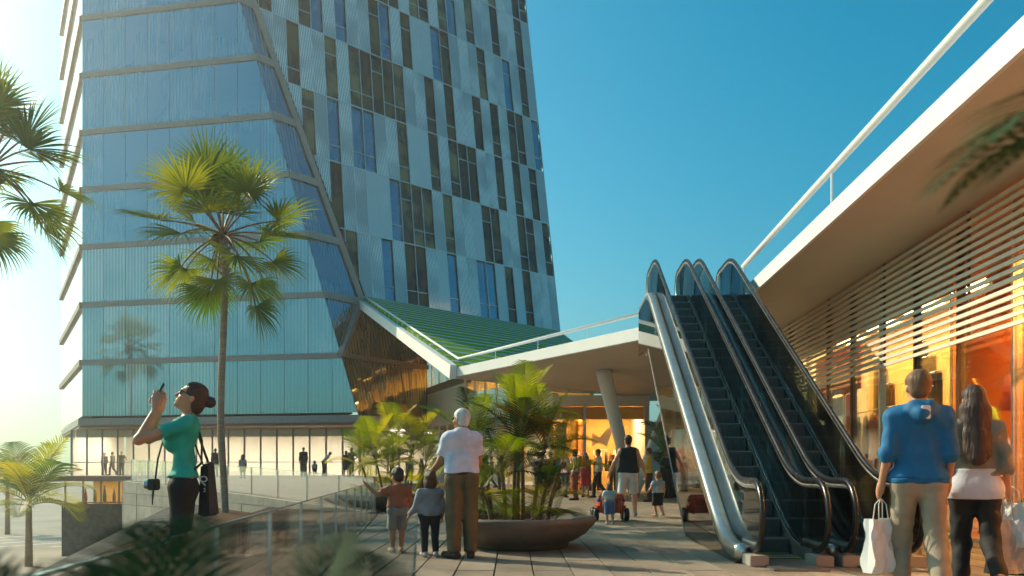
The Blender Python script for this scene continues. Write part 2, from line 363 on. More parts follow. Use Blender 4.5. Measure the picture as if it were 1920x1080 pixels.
# timber ledge outside the balustrade
def deck_l(f): return V((-3.3 + (-6.9 + 3.3) * f ** .9, .3 + 22.9 * f, 0))
dk = [V((edge_x(.3) - .02, .3, -.035)), V((edge_x(19.75) - .02, 19.75, -.035)), V((-6.85, 23.1, -.035)), V((-6.15, 19.7, -.035)), V((-4.65, 9, -.035)), V((-3.3, .3, -.035))]
deck = struct(MB().prism(dk, V((0, 0, LOW + .05))).build("timber_ledge_floor", M['darkw']))
NP = 13
def dpt(u, w):
    d0 = .3 + 19.4 * w; r = V((edge_x(d0) - .03, d0, 0))
    if w < .45: l = V((-3.3, .3, 0)).lerp(V((-4.65, 9, 0)), w / .45)
    else: l = V((-4.65, 9, 0)).lerp(V((-6.8, 23.0, 0)), (w - .45) / .55)
    return r.lerp(l, u)
for i in range(NP):
    m = MB(); u0, u1 = (i + .03) / NP, (i + .97) / NP
    for w0, w1 in ((0, .45), (.45, 1)):
        m.prism([dpt(u0, w0) + V((0, 0, -.03)), dpt(u1, w0) + V((0, 0, -.03)), dpt(u1, w1) + V((0, 0, -.03)), dpt(u0, w1) + V((0, 0, -.03))], V((0, 0, .028)))
    m.build("plank", M['timber'], deck)

# sloping granite bank along the ledge
bank = thing("stone_bank", "sloping grey granite bank along the brown ledge below the woman", "stone bank", (-5.2, 10, LOW))
ia, ib = V((-4.2, 6.2, -.03)), V((-6.45, 20.4, -.03)); oa, ob = V((-5.9, 8.2, -.55)), V((-9.2, 22.6, .16))
for i in range(9):
    for j in range(2):
        f0, f1 = (i + .01) / 9, (i + .99) / 9; h0, h1 = (j + .02) / 2, (j + .98) / 2
        p = lambda f, h: ia.lerp(ib, f).lerp(oa.lerp(ob, f), h)
        q = [p(f0, h0), p(f0, h1), p(f1, h1), p(f1, h0)]
        MB().prism(q, V((0, 0, -.3))).build("stone", M['timber' if j == 0 else 'granite'], bank)
MB().hexa([V((*ia.xy, LOW)), V((*ib.xy, LOW)), V((*ob.xy, LOW)), V((*oa.xy, LOW)), ia + V((0, 0, -.32)), ib + V((0, 0, -.32)), ob + V((0, 0, -.32)), oa + V((0, 0, -.32))]).build("bank_body", M['granite'], bank)

# ramp and terrace before the lobby, with its retaining wall
c0, c1, c2, c3 = V((-3.3, 19.85, .004)), V((-7.7, 24, .30)), V((-14, 30, .60)), V((-21.5, 53, .60))
tm = MB(); P = [c0, c1, c2, c3, V((-31.6, 55.6, .6)), V((-31.6, 68, .6)), V((-6, 68, .6)), V((-8, 44, .6)), V((-4.2, 34, .02))]
tm.add(P, [(0, 8, 1), (1, 8, 7, 2), (2, 7, 3), (3, 7, 6, 5, 4)])
tm.v += [(p.x, p.y, -.06 if p.z < .1 else p.z - .35) for p in P]; n = len(P)
for i in range(n): tm.f.append(((i + 1) % n, i, i + n, (i + 1) % n + n)); tm.m.append(0)
struct(tm.build("terrace_floor", M['terr']))
rw = thing("retaining_wall", "pale limestone retaining wall in big blocks at the ramp edge", "wall", (-7.7, 24, LOW))
for a, b in ((c0, c1), (c1, c2), (c2, c3)):
    n = max(3, int((b - a).length / 1.15)); d = (b - a); nrm = V((-d.y, d.x, 0)).normalized() * .22
    if nrm.y > 0: nrm = -nrm
    for i in range(n):
        p, q = a.lerp(b, (i + .006) / n), a.lerp(b, (i + .994) / n)
        for k in range(3):
            t0 = .0 - .55 * k; 
            def zz(w, kk): return (w.z + .02) - (w.z + .25) * kk / 2 if kk <= 2 else w.z * 0 - 1.1
            zt0, zt1 = zz(p, k), zz(q, k); zb0, zb1 = zz(p, k + 1) + .012, zz(q, k + 1) + .012
            f0, f1 = V((p.x, p.y, 0)), V((q.x, q.y, 0)); jit = 1 + random.uniform(-.03, .03)
            MB().hexa([f0 + nrm * jit + V((0, 0, zb0)), f1 + nrm * jit + V((0, 0, zb1)), f1 + V((0, 0, zb1)), f0 + V((0, 0, zb0)),
                       f0 + nrm * jit + V((0, 0, zt0)), f1 + nrm * jit + V((0, 0, zt1)), f1 + V((0, 0, zt1)), f0 + V((0, 0, zt0))]).build("stone", M['stone'], rw)
    f0, f1 = V((a.x, a.y, LOW)), V((b.x, b.y, LOW))
    MB().hexa([f0 + nrm * .9, f1 + nrm * .9, f1, f0, f0 + nrm * .9 + V((0, 0, -1.1 - LOW)), f1 + nrm * .9 + V((0, 0, -1.1 - LOW)), f1 + V((0, 0, -1.1 - LOW)), f0 + V((0, 0, -1.1 - LOW))]).build("wall_base", M['granite'], rw)

# ------------------------------------------------------------------ glass balustrades
def balustrade(pts, h, label, step, z_extra=0):
    root = thing("glass_balustrade", label, "balustrade", pts[0], 0, "glass balustrades round the sunken court")
    for a, b in zip(pts[:-1], pts[1:]):
        n = max(1, round((b - a).length / step)); up = V((0, 0, h)); d = (b - a).normalized(); s = V((-d.y, d.x, 0)).normalized() * .009
        for i in range(n):
            p, q = a.lerp(b, i / n) + d * .008, a.lerp(b, (i + 1) / n) - d * .008; z = V((0, 0, .01))
            MB().hexa([p - s + z, q - s + z, q + s + z, p + s + z, p - s + up, q - s + up, q + s + up, p + s + up]).build("pane", M['glass'], root)
            MB().bar(p - d * .008, p - d * .008 + up * 1.004, .022, .022, up=d).build("post", M['steel'], root)
        MB().bar(a + up + V((0, 0, .012)), b + up + V((0, 0, .012)), .022, .010).build("top_rail", M['steel'], root)
    return root
balustrade([V((edge_x(1.2), 1.2, 0)), V((edge_x(19.75), 19.75, 0))], .76, "clear glass balustrade running past the two children to the plaza corner", 1.43)
balustrade([V((-3.35, 19.9, .02)), c1 + V((.05, .08, 0)), c2 + V((.05, .08, 0)), c3 + V((.3, 0, 0))], .80, "far glass balustrade along the ramp below the lobby", 1.4)

# ------------------------------------------------------------------ faceted blue glass building
O = V((-29.3, 56, 0)); A = V((5.07, -1, 0)).normalized(); Bd = V((.825, 1, 0)).normalized(); Ld = V((-.634, 1, 0)).normalized()
nA = V((-.193, -.981, 0))
def s_c(z): return 19.93 - (z - 4.5) * .3015
def fr(s, z, off=0): return O + A * s + V((0, 0, z)) + nA * off
def crease(z): return fr(s_c(z), z)
ZF = [4.5, 8.32, 12.25, 16.2, 20.1, 24.0, 27.9, 31.8, 35.7, 39.6]
gb = thing("faceted_glass_building", "blue reflecting glass building with slanted facets at the foot of the tower", "building", (-20, 54, LOW))
for r in range(len(ZF) - 1):
    z0, z1 = ZF[r] + .17, ZF[r + 1] - .17; k = 0
    while k * 1.65 < s_c(z0):
        q = [V((k * 1.65 + .015, z0, 0)), V(((k + 1) * 1.65 - .015, z0, 0)), V(((k + 1) * 1.65 - .015, z1, 0)), V((k * 1.65 + .015, z1, 0))]
        pc = V((s_c(z0) - .03, z0, 0)); dn = V((1, .3015, 0)).normalized(); q = clip_poly(q, pc, dn); k += 1
        if len(q) >= 3:
            poly = [fr(p.x, p.y) for p in q]
            MB().prism(poly, -nA * .06).build("pane", M['glassb' if r > 2 else 'glassbl'], gb, uvdir=(O, A, (0, 0, 1)))
    k = 0
    # the narrow facet right of the crease
    def qb(z): return max(0, (3.16 + (z - 12.4) * (1.14 - 3.16) / 19.6) if z > 12.4 else 3.16 * (z - 8.35) / 4.05)
    if z1 > 8.6:
        za, zb = max(z0, 8.4), z1
        for h0, h1 in ((.0, .5), (.5, 1.0)):
            q = [crease(za) + Bd * (qb(za) * h0 + .03), crease(za) + Bd * (qb(za) * h1), crease(zb) + Bd * (qb(zb) * h1), crease(zb) + Bd * (qb(zb) * h0 + .03)]
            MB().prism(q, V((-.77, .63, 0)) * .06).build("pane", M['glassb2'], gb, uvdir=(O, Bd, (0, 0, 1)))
    # flank, sun glare put into its pale pane colour
    for k in range(6):
        q = [O + Ld * (k * 3.3 + .02) + V((0, 0, z0)), O + Ld * (k * 3.3 + 3.28) + V((0, 0, z0)), O + Ld * (k * 3.3 + 3.28) + V((0, 0, z1)), O + Ld * (k * 3.3 + .02) + V((0, 0, z1))]
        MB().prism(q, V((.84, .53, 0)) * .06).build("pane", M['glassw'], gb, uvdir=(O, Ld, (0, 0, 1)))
for z in ZF[1:]:
    MB().hexa([fr(-.02, z - .18, .10), fr(s_c(z - .18), z - .18, .10), fr(s_c(z - .18), z - .18, -.3), fr(-.02, z - .18, -.3),
               fr(-.02, z + .18, .10), fr(s_c(z + .18), z + .18, .10), fr(s_c(z + .18), z + .18, -.3), fr(-.02, z + .18, -.3)]).build("floor_band", M['beam'], gb)
    if z > 9: MB().bar(crease(z) + V((.02, -.06, 0)), crease(z) + Bd * qb(z) + V((.02, -.06, 0)), .25, .44).build("floor_band", M['beam'], gb)
    MB().bar(O + Ld * .1 + V((-.02, -.02, z)), O + Ld * 19.8 + V((-.02, -.02, z)), .3, .42).build("floor_band", M['brownband'], gb)
kt = crease(40) + Bd * qb(40); K = crease(12.4) + Bd * 3.16; J = crease(8.35); Mc = crease(4.5)
MB().bar(kt + V((.05, -.1, 0)), K + V((.05, -.1, 0)), .42, .34).build("edge_beam", M['beam'], gb)
MB().bar(K + V((0, -.12, 0)), J + V((0, -.12, 0)), .40, .34).build("edge_beam", M['beam'], gb)
MB().bar(crease(12.0) + Bd * 2.2 + V((.06, -.06, 0)), crease(9.0) + Bd * .12 + V((.06, -.06, 0)), .12, .08).build("brace", M['brownband'], gb)
N1 = V((-5.9, 59.2, 4.5)); N2 = V((-6.1, 59.0, 8.35)); N3 = V((-6.0, 60.5, 12.4))
for bl, br, tl, tr in ((Mc, N1, J, N2), (J, N2, K, N3)):
    for i in range(6):
        f0, f1 = i / 6 + .003, (i + 1) / 6 - .003
        q = [bl.lerp(br, f0), bl.lerp(br, f1), tl.lerp(tr, f1), tl.lerp(tr, f0)]
        MB().add(q + [p + V((-.05, .04, 0)) for p in q], [(0, 1, 2, 3), (7, 6, 5, 4), (0, 4, 5, 1), (1, 5, 6, 2), (2, 6, 7, 3), (3, 7, 4, 0)]).build("bronze_pane", M['glassbr'], gb, uvdir=(O, V((.545, .84, 0)), (0, 0, 1)))
MB().bar(J + V((.05, -.05, 0)), N2 + V((.05, -.05, 0)), .2, .32).build("floor_band", M['brownband'], gb)
lip = [O + V((-.15, -.25, 0)), Mc.xy.to_3d() + V((.15, -.3, 0)), V((-5.8, 59.0, 0)), V((-6, 70, 0)), O + Ld * 19.8]
MB().prism([p + V((0, 0, 4.04)) for p in lip], V((0, 0, .46))).build("overhang", M['beam'], gb)
MB().prism([p + V((0, .15, 3.86)) for p in lip], V((0, 0, .175))).build("soffit", M['brownband'], gb)
cb = [fr(.3, 4.6, -.6), fr(s_c(4.6) - .6, 4.6, -.6), fr(s_c(39) - .6, 39.4, -.6), fr(.3, 39.4, -.6)]
MB().prism(cb, Ld * 16).build("building_core", M['core'], gb)
MB().prism([K + V((-1.2, .8, -3)), V((-7.2, 60, 4.6)), V((-6.6, 62, 12)), K + V((-1.5, 1.5, 0))], V((-3, 4, 0))).build("building_core", M['core'], gb)
# lobby behind glass, and the shop level below it
lob = [V((-31.2, 58.2, 0)), V((-9.2, 55.6, 0)), V((-6.6, 59.4, 0))]
for a, b in zip(lob[:-1], lob[1:]):
    n = round((b - a).length / 1.14); d = (b - a).normalized(); s = V((-d.y, d.x, 0)) * .012
    for i in range(n):
        p, q = a.lerp(b, i / n), a.lerp(b, (i + 1) / n); z0, z1 = V((0, 0, .62)), V((0, 0, 3.86))
        MB().hexa([p - s + z0, q - s + z0, q + s + z0, p + s + z0, p - s + z1, q - s + z1, q + s + z1, p + s + z1]).build("lobby_pane", M['shopglass'], gb)
        MB().bar(p + z0, p + z1, .06, .12, up=d).build("mullion", M['beam'], gb)
    MB().bar(a + V((0, -.05, 1.55)), b + V((0, -.05, 1.55)), .05, .05).build("lobby_rail", M['beam'], gb)
MB().prism([V((-31, 66, .6)), V((-6.4, 64, .6)), V((-6.4, 64, 3.86)), V((-31, 66, 3.86))], V((0, .3, 0))).build("lobby_wall", M['lobby'], gb)
MB().prism([V((-31.2, 58.4, .6)), V((-31.2, 66, .6)), V((-31.2, 66, 3.86)), V((-31.2, 58.4, 3.86))], V((-.2, 0, 0))).build("lobby_wall", M['lobby'], gb)
MB().prism([V((-31, 58.5, 3.80)), V((-9.3, 55.9, 3.80)), V((-6.6, 63.9, 3.80)), V((-31, 65.9, 3.80))], V((0, 0, .05))).build("lobby_ceiling", M['lobby'], gb)
for a, b in zip(lob[:-1], lob[1:]):
    d = (b - a).normalized(); s_ = V((-d.y, d.x, 0)) * .5; MB().bar(a + s_ + V((0, 0, 3.58)), b + s_ + V((0, 0, 3.58)), .06, .52).build("lamp_hiding_bulkhead", M['lobby'], gb)
for i in range(10):
    for j in range(2):
        MB().box((-29.5 + i * 2.35, 59.6 - i * .2 + j * 3.0, 3.78), (1.5, .7, .03)).build("ceiling_lamp", M['lampc'], gb)
for i in range(8):                                      # lower shop level
    x = -31.2 + i * 1.25
    MB().box((x + .62, 57.4, -2.2), (1.22, .025, 5.0)).build("lower_pane", M['shopglass'], gb); MB().box((x, 57.36, -2.2), (.07, .14, 5.0)).build("mullion", M['beam'], gb)
MB().box((-26.2, 57.2, -3.17), (10.2, .25, 3.66)).build("plinth_wall", M['granite'], gb)
MB().box((-26.2, 61.5, -2.3), (10.2, .2, 5.3)).build("lower_wall", M['yellow'], gb)
MB().box((-26.2, 57.45, .45), (10.4, 1.0, .30)).build("floor_band", M['beam'], gb)
for i in range(4): MB().box((-30 + i * 2.5, 59.3, .22), (1.6, 1.2, .04)).build("ceiling_lamp", M['lampd'], gb)

# ------------------------------------------------------------------ tower of lined panels
e = V((1.065, 1, 0)).normalized(); nT = V((1, -1.065, 0)).normalized(); LEAN = .20
Kp = K - nT * .55
def tp(a, z, off=0): return Kp + e * a + V((0, 0, z - 12.4)) + nT * (off - LEAN * (z - 12.4))
Nrm = e.cross(V((0, 0, 1)) - nT * LEAN).normalized()
def tower_hit(x, y):
    o = V((0, 0, CAMH)); d = at(x, y, 1) - o; k = (Kp - o).dot(Nrm) / d.dot(Nrm); p = o + d * k
    return (p - Kp).dot(e), p.z
def lin(p, q): return lambda z: p[0] + (q[0] - p[0]) * (z - p[1]) / (q[1] - p[1])
aL = lin(tower_hit(676, 560), tower_hit(647, 0)); aR = lin(tower_hit(1050, 620), tower_hit(985, 0))
zb = tower_hit(718, 567)[1]; zrow = (tower_hit(652, 83)[1] - zb) / 4
NC = 20
aB = lin(tower_hit(684, 553), tower_hit(480, 0))        # the slanted edge beam cuts the panel field
cb0, cb1 = tp(aB(8), 8), tp(aB(60), 60); cbn = (cb1 - cb0).cross(Nrm).normalized()
if cbn.dot(e) > 0: cbn = -cbn
def tc(c, z): return aL(z) + (aR(z) - aL(z)) * c / NC
tw = thing("panel_tower", "tall tower clad in white lined panels and dark narrow windows", "tower", (0, 62, LOW))
rr = random.Random(21); prev = {}
for r in range(0, 9):
    z0, z1 = zb + zrow * r, zb + zrow * (r + 1); c = -9
    while c < NC:
        solid = not prev.get('solid', True) if rr.random() < .88 else prev.get('solid', True); prev['solid'] = solid
        v = rr.random(); kind = ('frit' if v < .8 else 'frit2') if solid else ('wdark' if v < .48 else 'wgold' if v < .80 else 'wblue')
        run = rr.choice((1, 1, 2, 2)) if solid else rr.choice((1, 1, 1, 2))
        for _ in range(run):
            if c >= NC: break
            if not solid and _ and rr.random() < .6: kind = rr.choice(('wdark', 'wdark', 'wgold', 'wblue'))
            if tc(c + 1, z1) > aB(z1):
                win = kind[0] == 'w'; off = -.12 if win else .03
                q = [tp(tc(c, z0) + .02, z0 + .03, off), tp(tc(c + 1, z0) - .02, z0 + .03, off), tp(tc(c + 1, z1) - .02, z1 - .03, off), tp(tc(c, z1) + .02, z1 - .03, off)]
                q = clip_poly(q, cb0, cbn)
                if len(q) < 3: c += 1; continue
                MB().prism(q, -nT * .07).build("window" if win else "panel", M[kind], tw, uvdir=(Kp, e, (0, 0, 1)))
                zz = z0 + zrow * (.26 if rr.random() < .7 else .72)
                if win and tc(c, zz) > aB(zz):
                    MB().bar(tp(tc(c, zz) + .02, zz, -.09), tp(tc(c + 1, zz) - .02, zz, -.09), .06, .07).build("transom", M['slat'], tw)
            c += 1
for c in range(-8, NC + 1):
    zlo = zb
    while zlo < zb + 9 * zrow and tc(c, zlo) < aB(zlo): zlo += .1
    if zlo < zb + 9 * zrow: MB().bar(tp(tc(c, zlo), zlo, 0), tp(tc(c, zb + 9 * zrow), zb + 9 * zrow, 0), .07, .045, up=e).build("mullion", M['metal'], tw)
for r in range(0, 10):
    z = zb + zrow * r
    MB().bar(tp(aB(z), z, .01), tp(tc(NC, z), z, .01), .10, .07).build("spandrel_rail", M['metal'], tw)
zt = zb + 9 * zrow
fc = [tp(aB(zb) + .3, zb, -.3), tp(tc(NC, zb) - .05, zb, -.3), tp(tc(NC, zt) - .05, zt, -.3), tp(aB(zt) + .3, zt, -.3)]
MB().prism(fc, -nT * 14).build("tower_core", M['core'], tw)
for r in range(9):
    for k in range(3):
        z0 = zb + zrow * (r + k / 3); z1 = z0 + zrow * .31; w = rr.uniform(.15, .55)
        q = [tp(tc(NC, z0) + .03, z0, .02), tp(tc(NC, z0) + .03 + w, z0, -.6), tp(tc(NC, z1) + .03 + w * .4, z1, -.6), tp(tc(NC, z1) + .03, z1, .02)]
        MB().add(q + [p - nT * .06 for p in q], [(0, 1, 2, 3), (7, 6, 5, 4), (0, 4, 5, 1), (1, 5, 6, 2), (2, 6, 7, 3), (3, 7, 4, 0)]).build("side_fin", M['frit2'], tw, uvdir=(Kp, e, (0, 0, 1)))

# ------------------------------------------------------------------ folded canopy with planted roof
cp = thing("planted_canopy", "folded white canopy with green striped sloping roof below the tower", "canopy", (0, 33, 0))
Vp = V((-2.1, 30.8, 4.87)); E = V((3.58, 21.8, 4.87)); G = V((5.35, 22.3, 4.87))
ca = V((1, 1, 0)).normalized(); ga = V((-1, 1, .243 * 2)) / math.sqrt(2)
def sl(c, gg, off=0): return Vp + ca * c + ga * gg + V((0, 0, off))
def c_l(gg): return 11.5 * gg / 22.7
def c_r(gg): return 11.3 + 20 * gg / 22.7
NS = 19; PT = 22.4 / NS
for i in range(NS):
    for name, f0, f1, top, mt in (("grass_strip", .0, .78, .02, 'grass'), ("roof_slat", .80, .96, .05, 'slat')):
        g0, g1 = .15 + (i + f0) * PT, .15 + (i + f1) * PT
        if name == "roof_slat" and i % 3 == 1: g1 = .15 + (i + .89) * PT
        q = [sl(c_l(g0) + .2, g0, -.25), sl(c_r(g0) - .1, g0, -.25), sl(c_r(g1) - .1, g1, -.25), sl(c_l(g1) + .2, g1, -.25)]
        MB().prism(q, V((0, 0, .25 + top))).build(name, M[mt], cp)
MB().prism([sl(0, 0, -.30), sl(11.5, 22.7, -.30), sl(31.3, 22.7, -.30), sl(11.3, 0, -.30)], V((0, 0, -.12))).build("roof_slab", M['white'], cp)
MB().bar(Vp + V((-.1, -.1, -.18)), K + V((0, -.3, -.35)), .25, .52).build("fascia", M['white'], cp)
dkp = [Vp, E, G, V((8.2, 38.3, 4.87)), V((5.9, 38.6, 4.87)), V((2.2, 37.2, 4.87))]
MB().prism([p + V((0, 0, -.34)) for p in dkp], V((0, 0, .34))).build("deck_slab", M['white'], cp)
MB().prism([p + V((0, .08, -.36)) for p in dkp[:1]] + [E + V((0, .08, -.36)), G + V((-.05, .08, -.36)), V((8.1, 38.2, 4.51)), V((2.2, 37.1, 4.51))], V((0, 0, .018))).build("soffit", M['soffit'], cp)
MB().tube([at(684, 556, 54.6), at(860, 673, 32.5), at(1215, 584, 23.4), at(1262, 592, 23.6)], .055, 8).build("handrail", M['white'], cp, smooth=True)
for i in range(5):
    p = at(860, 673, 32.5).lerp(at(1215, 584, 23.4), i / 4); MB().bar(V((p.x, p.y, 4.86)), p, .025, .025).build("rail_post", M['white'], cp)
st0 = V((4.9, 33, 0))
for top in (V((3.14, 28.4, 4.5)), V((7.15, 36.2, 4.5))):
    MB().tube([st0 + V((0, 0, -.02)), st0.lerp(top, .5), top + V((0, 0, .005))], [.19, .24, .27], 20).build("slanted_column", M['white'], cp, smooth=True)

# shops under the canopy
bs = thing("canopy_shops", "warm lit shopfronts with tall glass under the canopy", "shop building", (2, 38, 0))
W = [V((-6.3, 59.5, 0)), V((1.87, 38.2, 0)), V((6.4, 38.2, 0))]
def wall(parent, pts, z0, z1, mt, th=.2, name="wall"):
    for a, b in zip(pts[:-1], pts[1:]):
        d = (b - a).normalized(); s = V((-d.y, d.x, 0)) * th
        MB().hexa([a + V((0, 0, z0)), b + V((0, 0, z0)), b + s + V((0, 0, z0)), a + s + V((0, 0, z0)), a + V((0, 0, z1)), b + V((0, 0, z1)), b + s + V((0, 0, z1)), a + s + V((0, 0, z1))]).build(name, M[mt], parent)
def roof_z(p): return 4.9 - .243 * (p.x + 2.1) + .243 * (p.y - 30.8) - .5
for a, b, wd in ((W[0], W[1], 1.9), (W[1], W[2], 1.5)):
    n = round((b - a).length / wd); d = (b - a).normalized(); s = V((-d.y, d.x, 0)) * .012
    for z0, z1 in ((.02, 4.0), (6.9, 9.4)):
        for i in range(n):
            p, q = a.lerp(b, i / n), a.lerp(b, (i + 1) / n); u0, u1 = V((0, 0, z0)), V((0, 0, z1))
            if z0 > 1 and (i > 4 or b is W[2]): continue
            MB().hexa([p - s + u0, q - s + u0, q + s + u0, p + s + u0, p - s + u1, q - s + u1, q + s + u1, p + s + u1]).build("shop_pane", M['shopglass'], bs)
            MB().bar(p + u0, p + u1, .08, .14, up=d).build("mullion", M['metal'], bs)
def swall(a, b, z0, z1a, z1b, mt, th, name):
    d = (b - a).normalized(); s = V((-d.y, d.x, 0)) * th; h = lambda z: V((0, 0, z))
    MB().hexa([a + h(z0), b + h(z0), b + s + h(z0), a + s + h(z0), a + h(z1a), b + h(z1b), b + s + h(z1b), a + s + h(z1a)]).build(name, M[mt], bs)
Wm = W[0].lerp(W[1], 5 / 12)
wall(bs, [W[0], W[1]], 4.0, 4.6, 'cream', .3, "sign_band"); wall(bs, [W[1], W[2]], 4.0, 4.5, 'louvre', .3, "sign_band")
wall(bs, [W[0], Wm], 4.6, 6.4, 'cream', .25, "upper_wall"); wall(bs, [W[0], Wm], 6.4, 6.9, 'brownband', .4, "floor_band")
swall(W[0], Wm, 9.4, roof_z(W[0]), max(9.45, roof_z(Wm)), 'cream', .3, "upper_wall"); 
for i in range(7):
    p, q = Wm.lerp(W[1], i / 7), Wm.lerp(W[1], (i + 1) / 7); d = (q - p).normalized(); s = V((-d.y, d.x, 0)) * .012; h = lambda z: V((0, 0, z))
    za, zb_ = max(4.7, roof_z(p)), max(4.65, roof_z(q))
    MB().hexa([p - s + h(4.6), q - s + h(4.6), q + s + h(4.6), p + s + h(4.6), p - s + h(za), q - s + h(zb_), q + s + h(zb_), p + s + h(za)]).build("shop_pane", M['shopglass'], bs); MB().bar(p + h(4.6), p + h(za), .08, .14, up=d).build("mullion", M['metal'], bs)
    if i < 6: MB().box(p.lerp(q, .5) + V((1.3, .5, za - .35)), (.8, .8, .03)).build("ceiling_lamp", M['lampw'], bs)
swall(Wm + V((2.6, 1.0, 0)), W[1] + V((2.0, 2.4, 0)), 4.6, roof_z(Wm) - .1, roof_z(W[1]) - .05, 'yellow', .2, "back_wall")
back = [V((-1.5, 61.5, 0)), V((4.2, 44.2, 0)), V((6.4, 44, 0))]
wall(bs, [V((-1.0, 61.8, 0)), V((4.6, 45, 0))], 0, 4.0, 'cream', .2, "back_wall"); wall(bs, [V((-3.5, 63, 0)), V((1.5, 54, 0))], 6.9, 9.4, 'yellow', .2, "back_wall")
wall(bs, [V((2.0, 43, 0)), V((6.4, 43, 0))], 0, 4.4, 'yellow', .2, "back_wall")
wall(bs, [V((6.4, 38.3, 0)), V((6.4, 43, 0))], 0, 4.4, 'white', .2, "side_wall")
MB().prism([V((-6.2, 59.7, 4.02)), V((1.95, 38.4, 4.02)), V((6.3, 38.4, 4.02)), V((6.3, 43, 4.02)), V((4.6, 45, 4.02)), V((-1, 61.8, 4.02))], V((0, 0, .1))).build("shop_ceiling", M['cream'], bs)
for i in range(9):
    f = i / 9 + .05; p = W[0].lerp(W[1], f) + V((1.7, .6, 3.98)); MB().box(p, (1.0, 1.0, .03)).build("ceiling_lamp", M['lampw'], bs)
    if i < 3: MB().box(p + V((0, 0, 5.3)), (1.2, 1.2, .03)).build("ceiling_lamp", M['lampw'], bs)
for i in range(3): MB().box((2.9 + i * 1.35, 40.3, 3.98), (.9, 1.6, .03)).build("ceiling_lamp", M['lampo' if i == 0 else 'lampw'], bs)
for a, b, z0, z1 in ((W[0], W[1], 3.4, 4.0), (W[1], W[2], 3.4, 4.0), (W[0], Wm, 8.5, 9.4)):
    d = (b - a).normalized(); s_ = V((-d.y, d.x, 0)) * .55; MB().bar(a + s_ + d * .1 + V((0, 0, (z0 + z1) / 2)), b + s_ - d * .1 + V((0, 0, (z0 + z1) / 2)), .05, z1 - z0).build("lamp_hiding_bulkhead", M['yellow'], bs)  # added strips that keep the bright ceiling lamps out of view
wall(bs, [V((3.42, 38.4, 0)), V((3.42, 42.9, 0))], 0, 4.0, 'orange', .1, "partition")
o = MB(); o.prism([V((6.9, 44, 0)), V((14, 44, 0)), V((14, 44, 3.6)), V((6.9, 44, 3.6))], V((0, .3, 0))); tag(o.build("bright_gap_panel", M['white']), "added white panel for the bright outdoor gap beyond the slanted columns", "wall")  # white panel added in place of the bright gap to outdoors

# ------------------------------------------------------------------ arcade building on the right
ab = thing("arcade_building", "arcade building with broad white edged overhang and slatted shopfront", "building", rb(12, 8, 0))
Z0, Z1 = 4.68, 4.96
def rbox(parent, name, s0, s1, t0, t1, z0, z1, mt, bevel=0):
    q = [rb(s0, t0, 0), rb(s0, t1, 0), rb(s1, t1, 0), rb(s1, t0, 0)]
    return MB().hexa([p + V((0, 0, z0)) for p in q] + [p + V((0, 0, z1)) for p in q]).build(name, M[mt], parent, bevel=bevel)
rbox(ab, "soffit", -6, 22.2, 4.06, 12, Z0 + .01, Z1 - .02, 'soffit')
rbox(ab, "fascia", -6, 22.2, 4.0, 4.055, Z0, Z1, 'white')
rbox(ab, "upper_floor", -6, 22.2, 4.06, 12, Z1 - .015, Z1 + .02, 'white')
rbox(ab, "upper_floor", 22.25, 44, 3.7, 12, Z0, Z1 + .02, 'white')
MB().tube([rb(-4, 4.37, 5.85), rb(8, 4.37, 5.85), rb(19.7, 4.37, 5.85)], .058, 12).build("handrail", M['white'], ab, smooth=True)
for i in range(4): rbox(ab, "rail_post", 1.0 + i * 6.2, 1.03 + i * 6.2, 4.355, 4.385, Z1 + .02, 5.82, 'white')
TW = 6.0
for i in range(15):
    s0 = 2.2 + i * 1.5
    rbox(ab, "shop_pane", s0 + .03, s0 + 1.47, TW, TW + .024, .05, Z0, 'shopglass'); rbox(ab, "mullion", s0 - .03, s0 + .03, TW - .02, TW + .10, 0, Z0, 'darkw' if i % 3 else 'steelm')
rbox(ab, "sill", 2, 24.8, TW - .03, TW + .12, 0, .05, 'steelm')
for i in range(16):
    z = 2.86 + i * .114
    rbox(ab, "slat", 2.0, 24.6, 5.72, 5.755, z, z + .056, 'louvre')
for i in range(8):
    s0 = 2.9 + i * 3.0; rbox(ab, "slat_hanger", s0, s0 + .035, 5.757, 5.79, 2.86, Z0, 'darkw')
rbox(ab, "lamp_hiding_bulkhead", 1, 24.9, 6.55, 6.62, 4.02, Z0, 'soffit')  # added inside to hide the shop lamps behind the slats
rbox(ab, "interior_floor", 1, 25, TW + .13, 10.2, -.02, .02, 'wood')
rbox(ab, "back_wall", 1, 20.7, 9.6, 9.8, 0, Z0, 'orange'); rbox(ab, "back_wall", 19.9, 25, 9.2, 9.4, 0, Z0, 'yellow')
MB().prism([rb(13.15, TW + .13, 0), rb(13.15, TW + .13, Z0), rb(20.4, 9.55, Z0), rb(20.4, 9.55, 0)], rb(.0, .04, 0)).build("partition", M['orange'], ab)
MB().prism([rb(13.25, TW + .13, 0), rb(13.25, TW + .13, Z0), rb(19.9, 9.19, Z0), rb(19.9, 9.19, 0)], rb(.0, .02, 0)).build("partition", M['cream'], ab); rbox(ab, "end_wall", 24.9, 25.1, TW, 9.4, 0, Z0, 'cream'); rbox(ab, "end_wall", .9, 1.0, TW, 10, 0, Z0, 'orange')
for i in range(5):
    rbox(ab, "ceiling_lamp", 2.6 + i * 2.0, 3.7 + i * 2.0, 6.9, 8.6, Z0 - .05, Z0 - .02, 'lampo')
for i in range(5): rbox(ab, "ceiling_lamp", 13.6 + i * 2.3, 14.9 + i * 2.3, 6.8, 8.3, Z0 - .05, Z0 - .02, 'lampw')
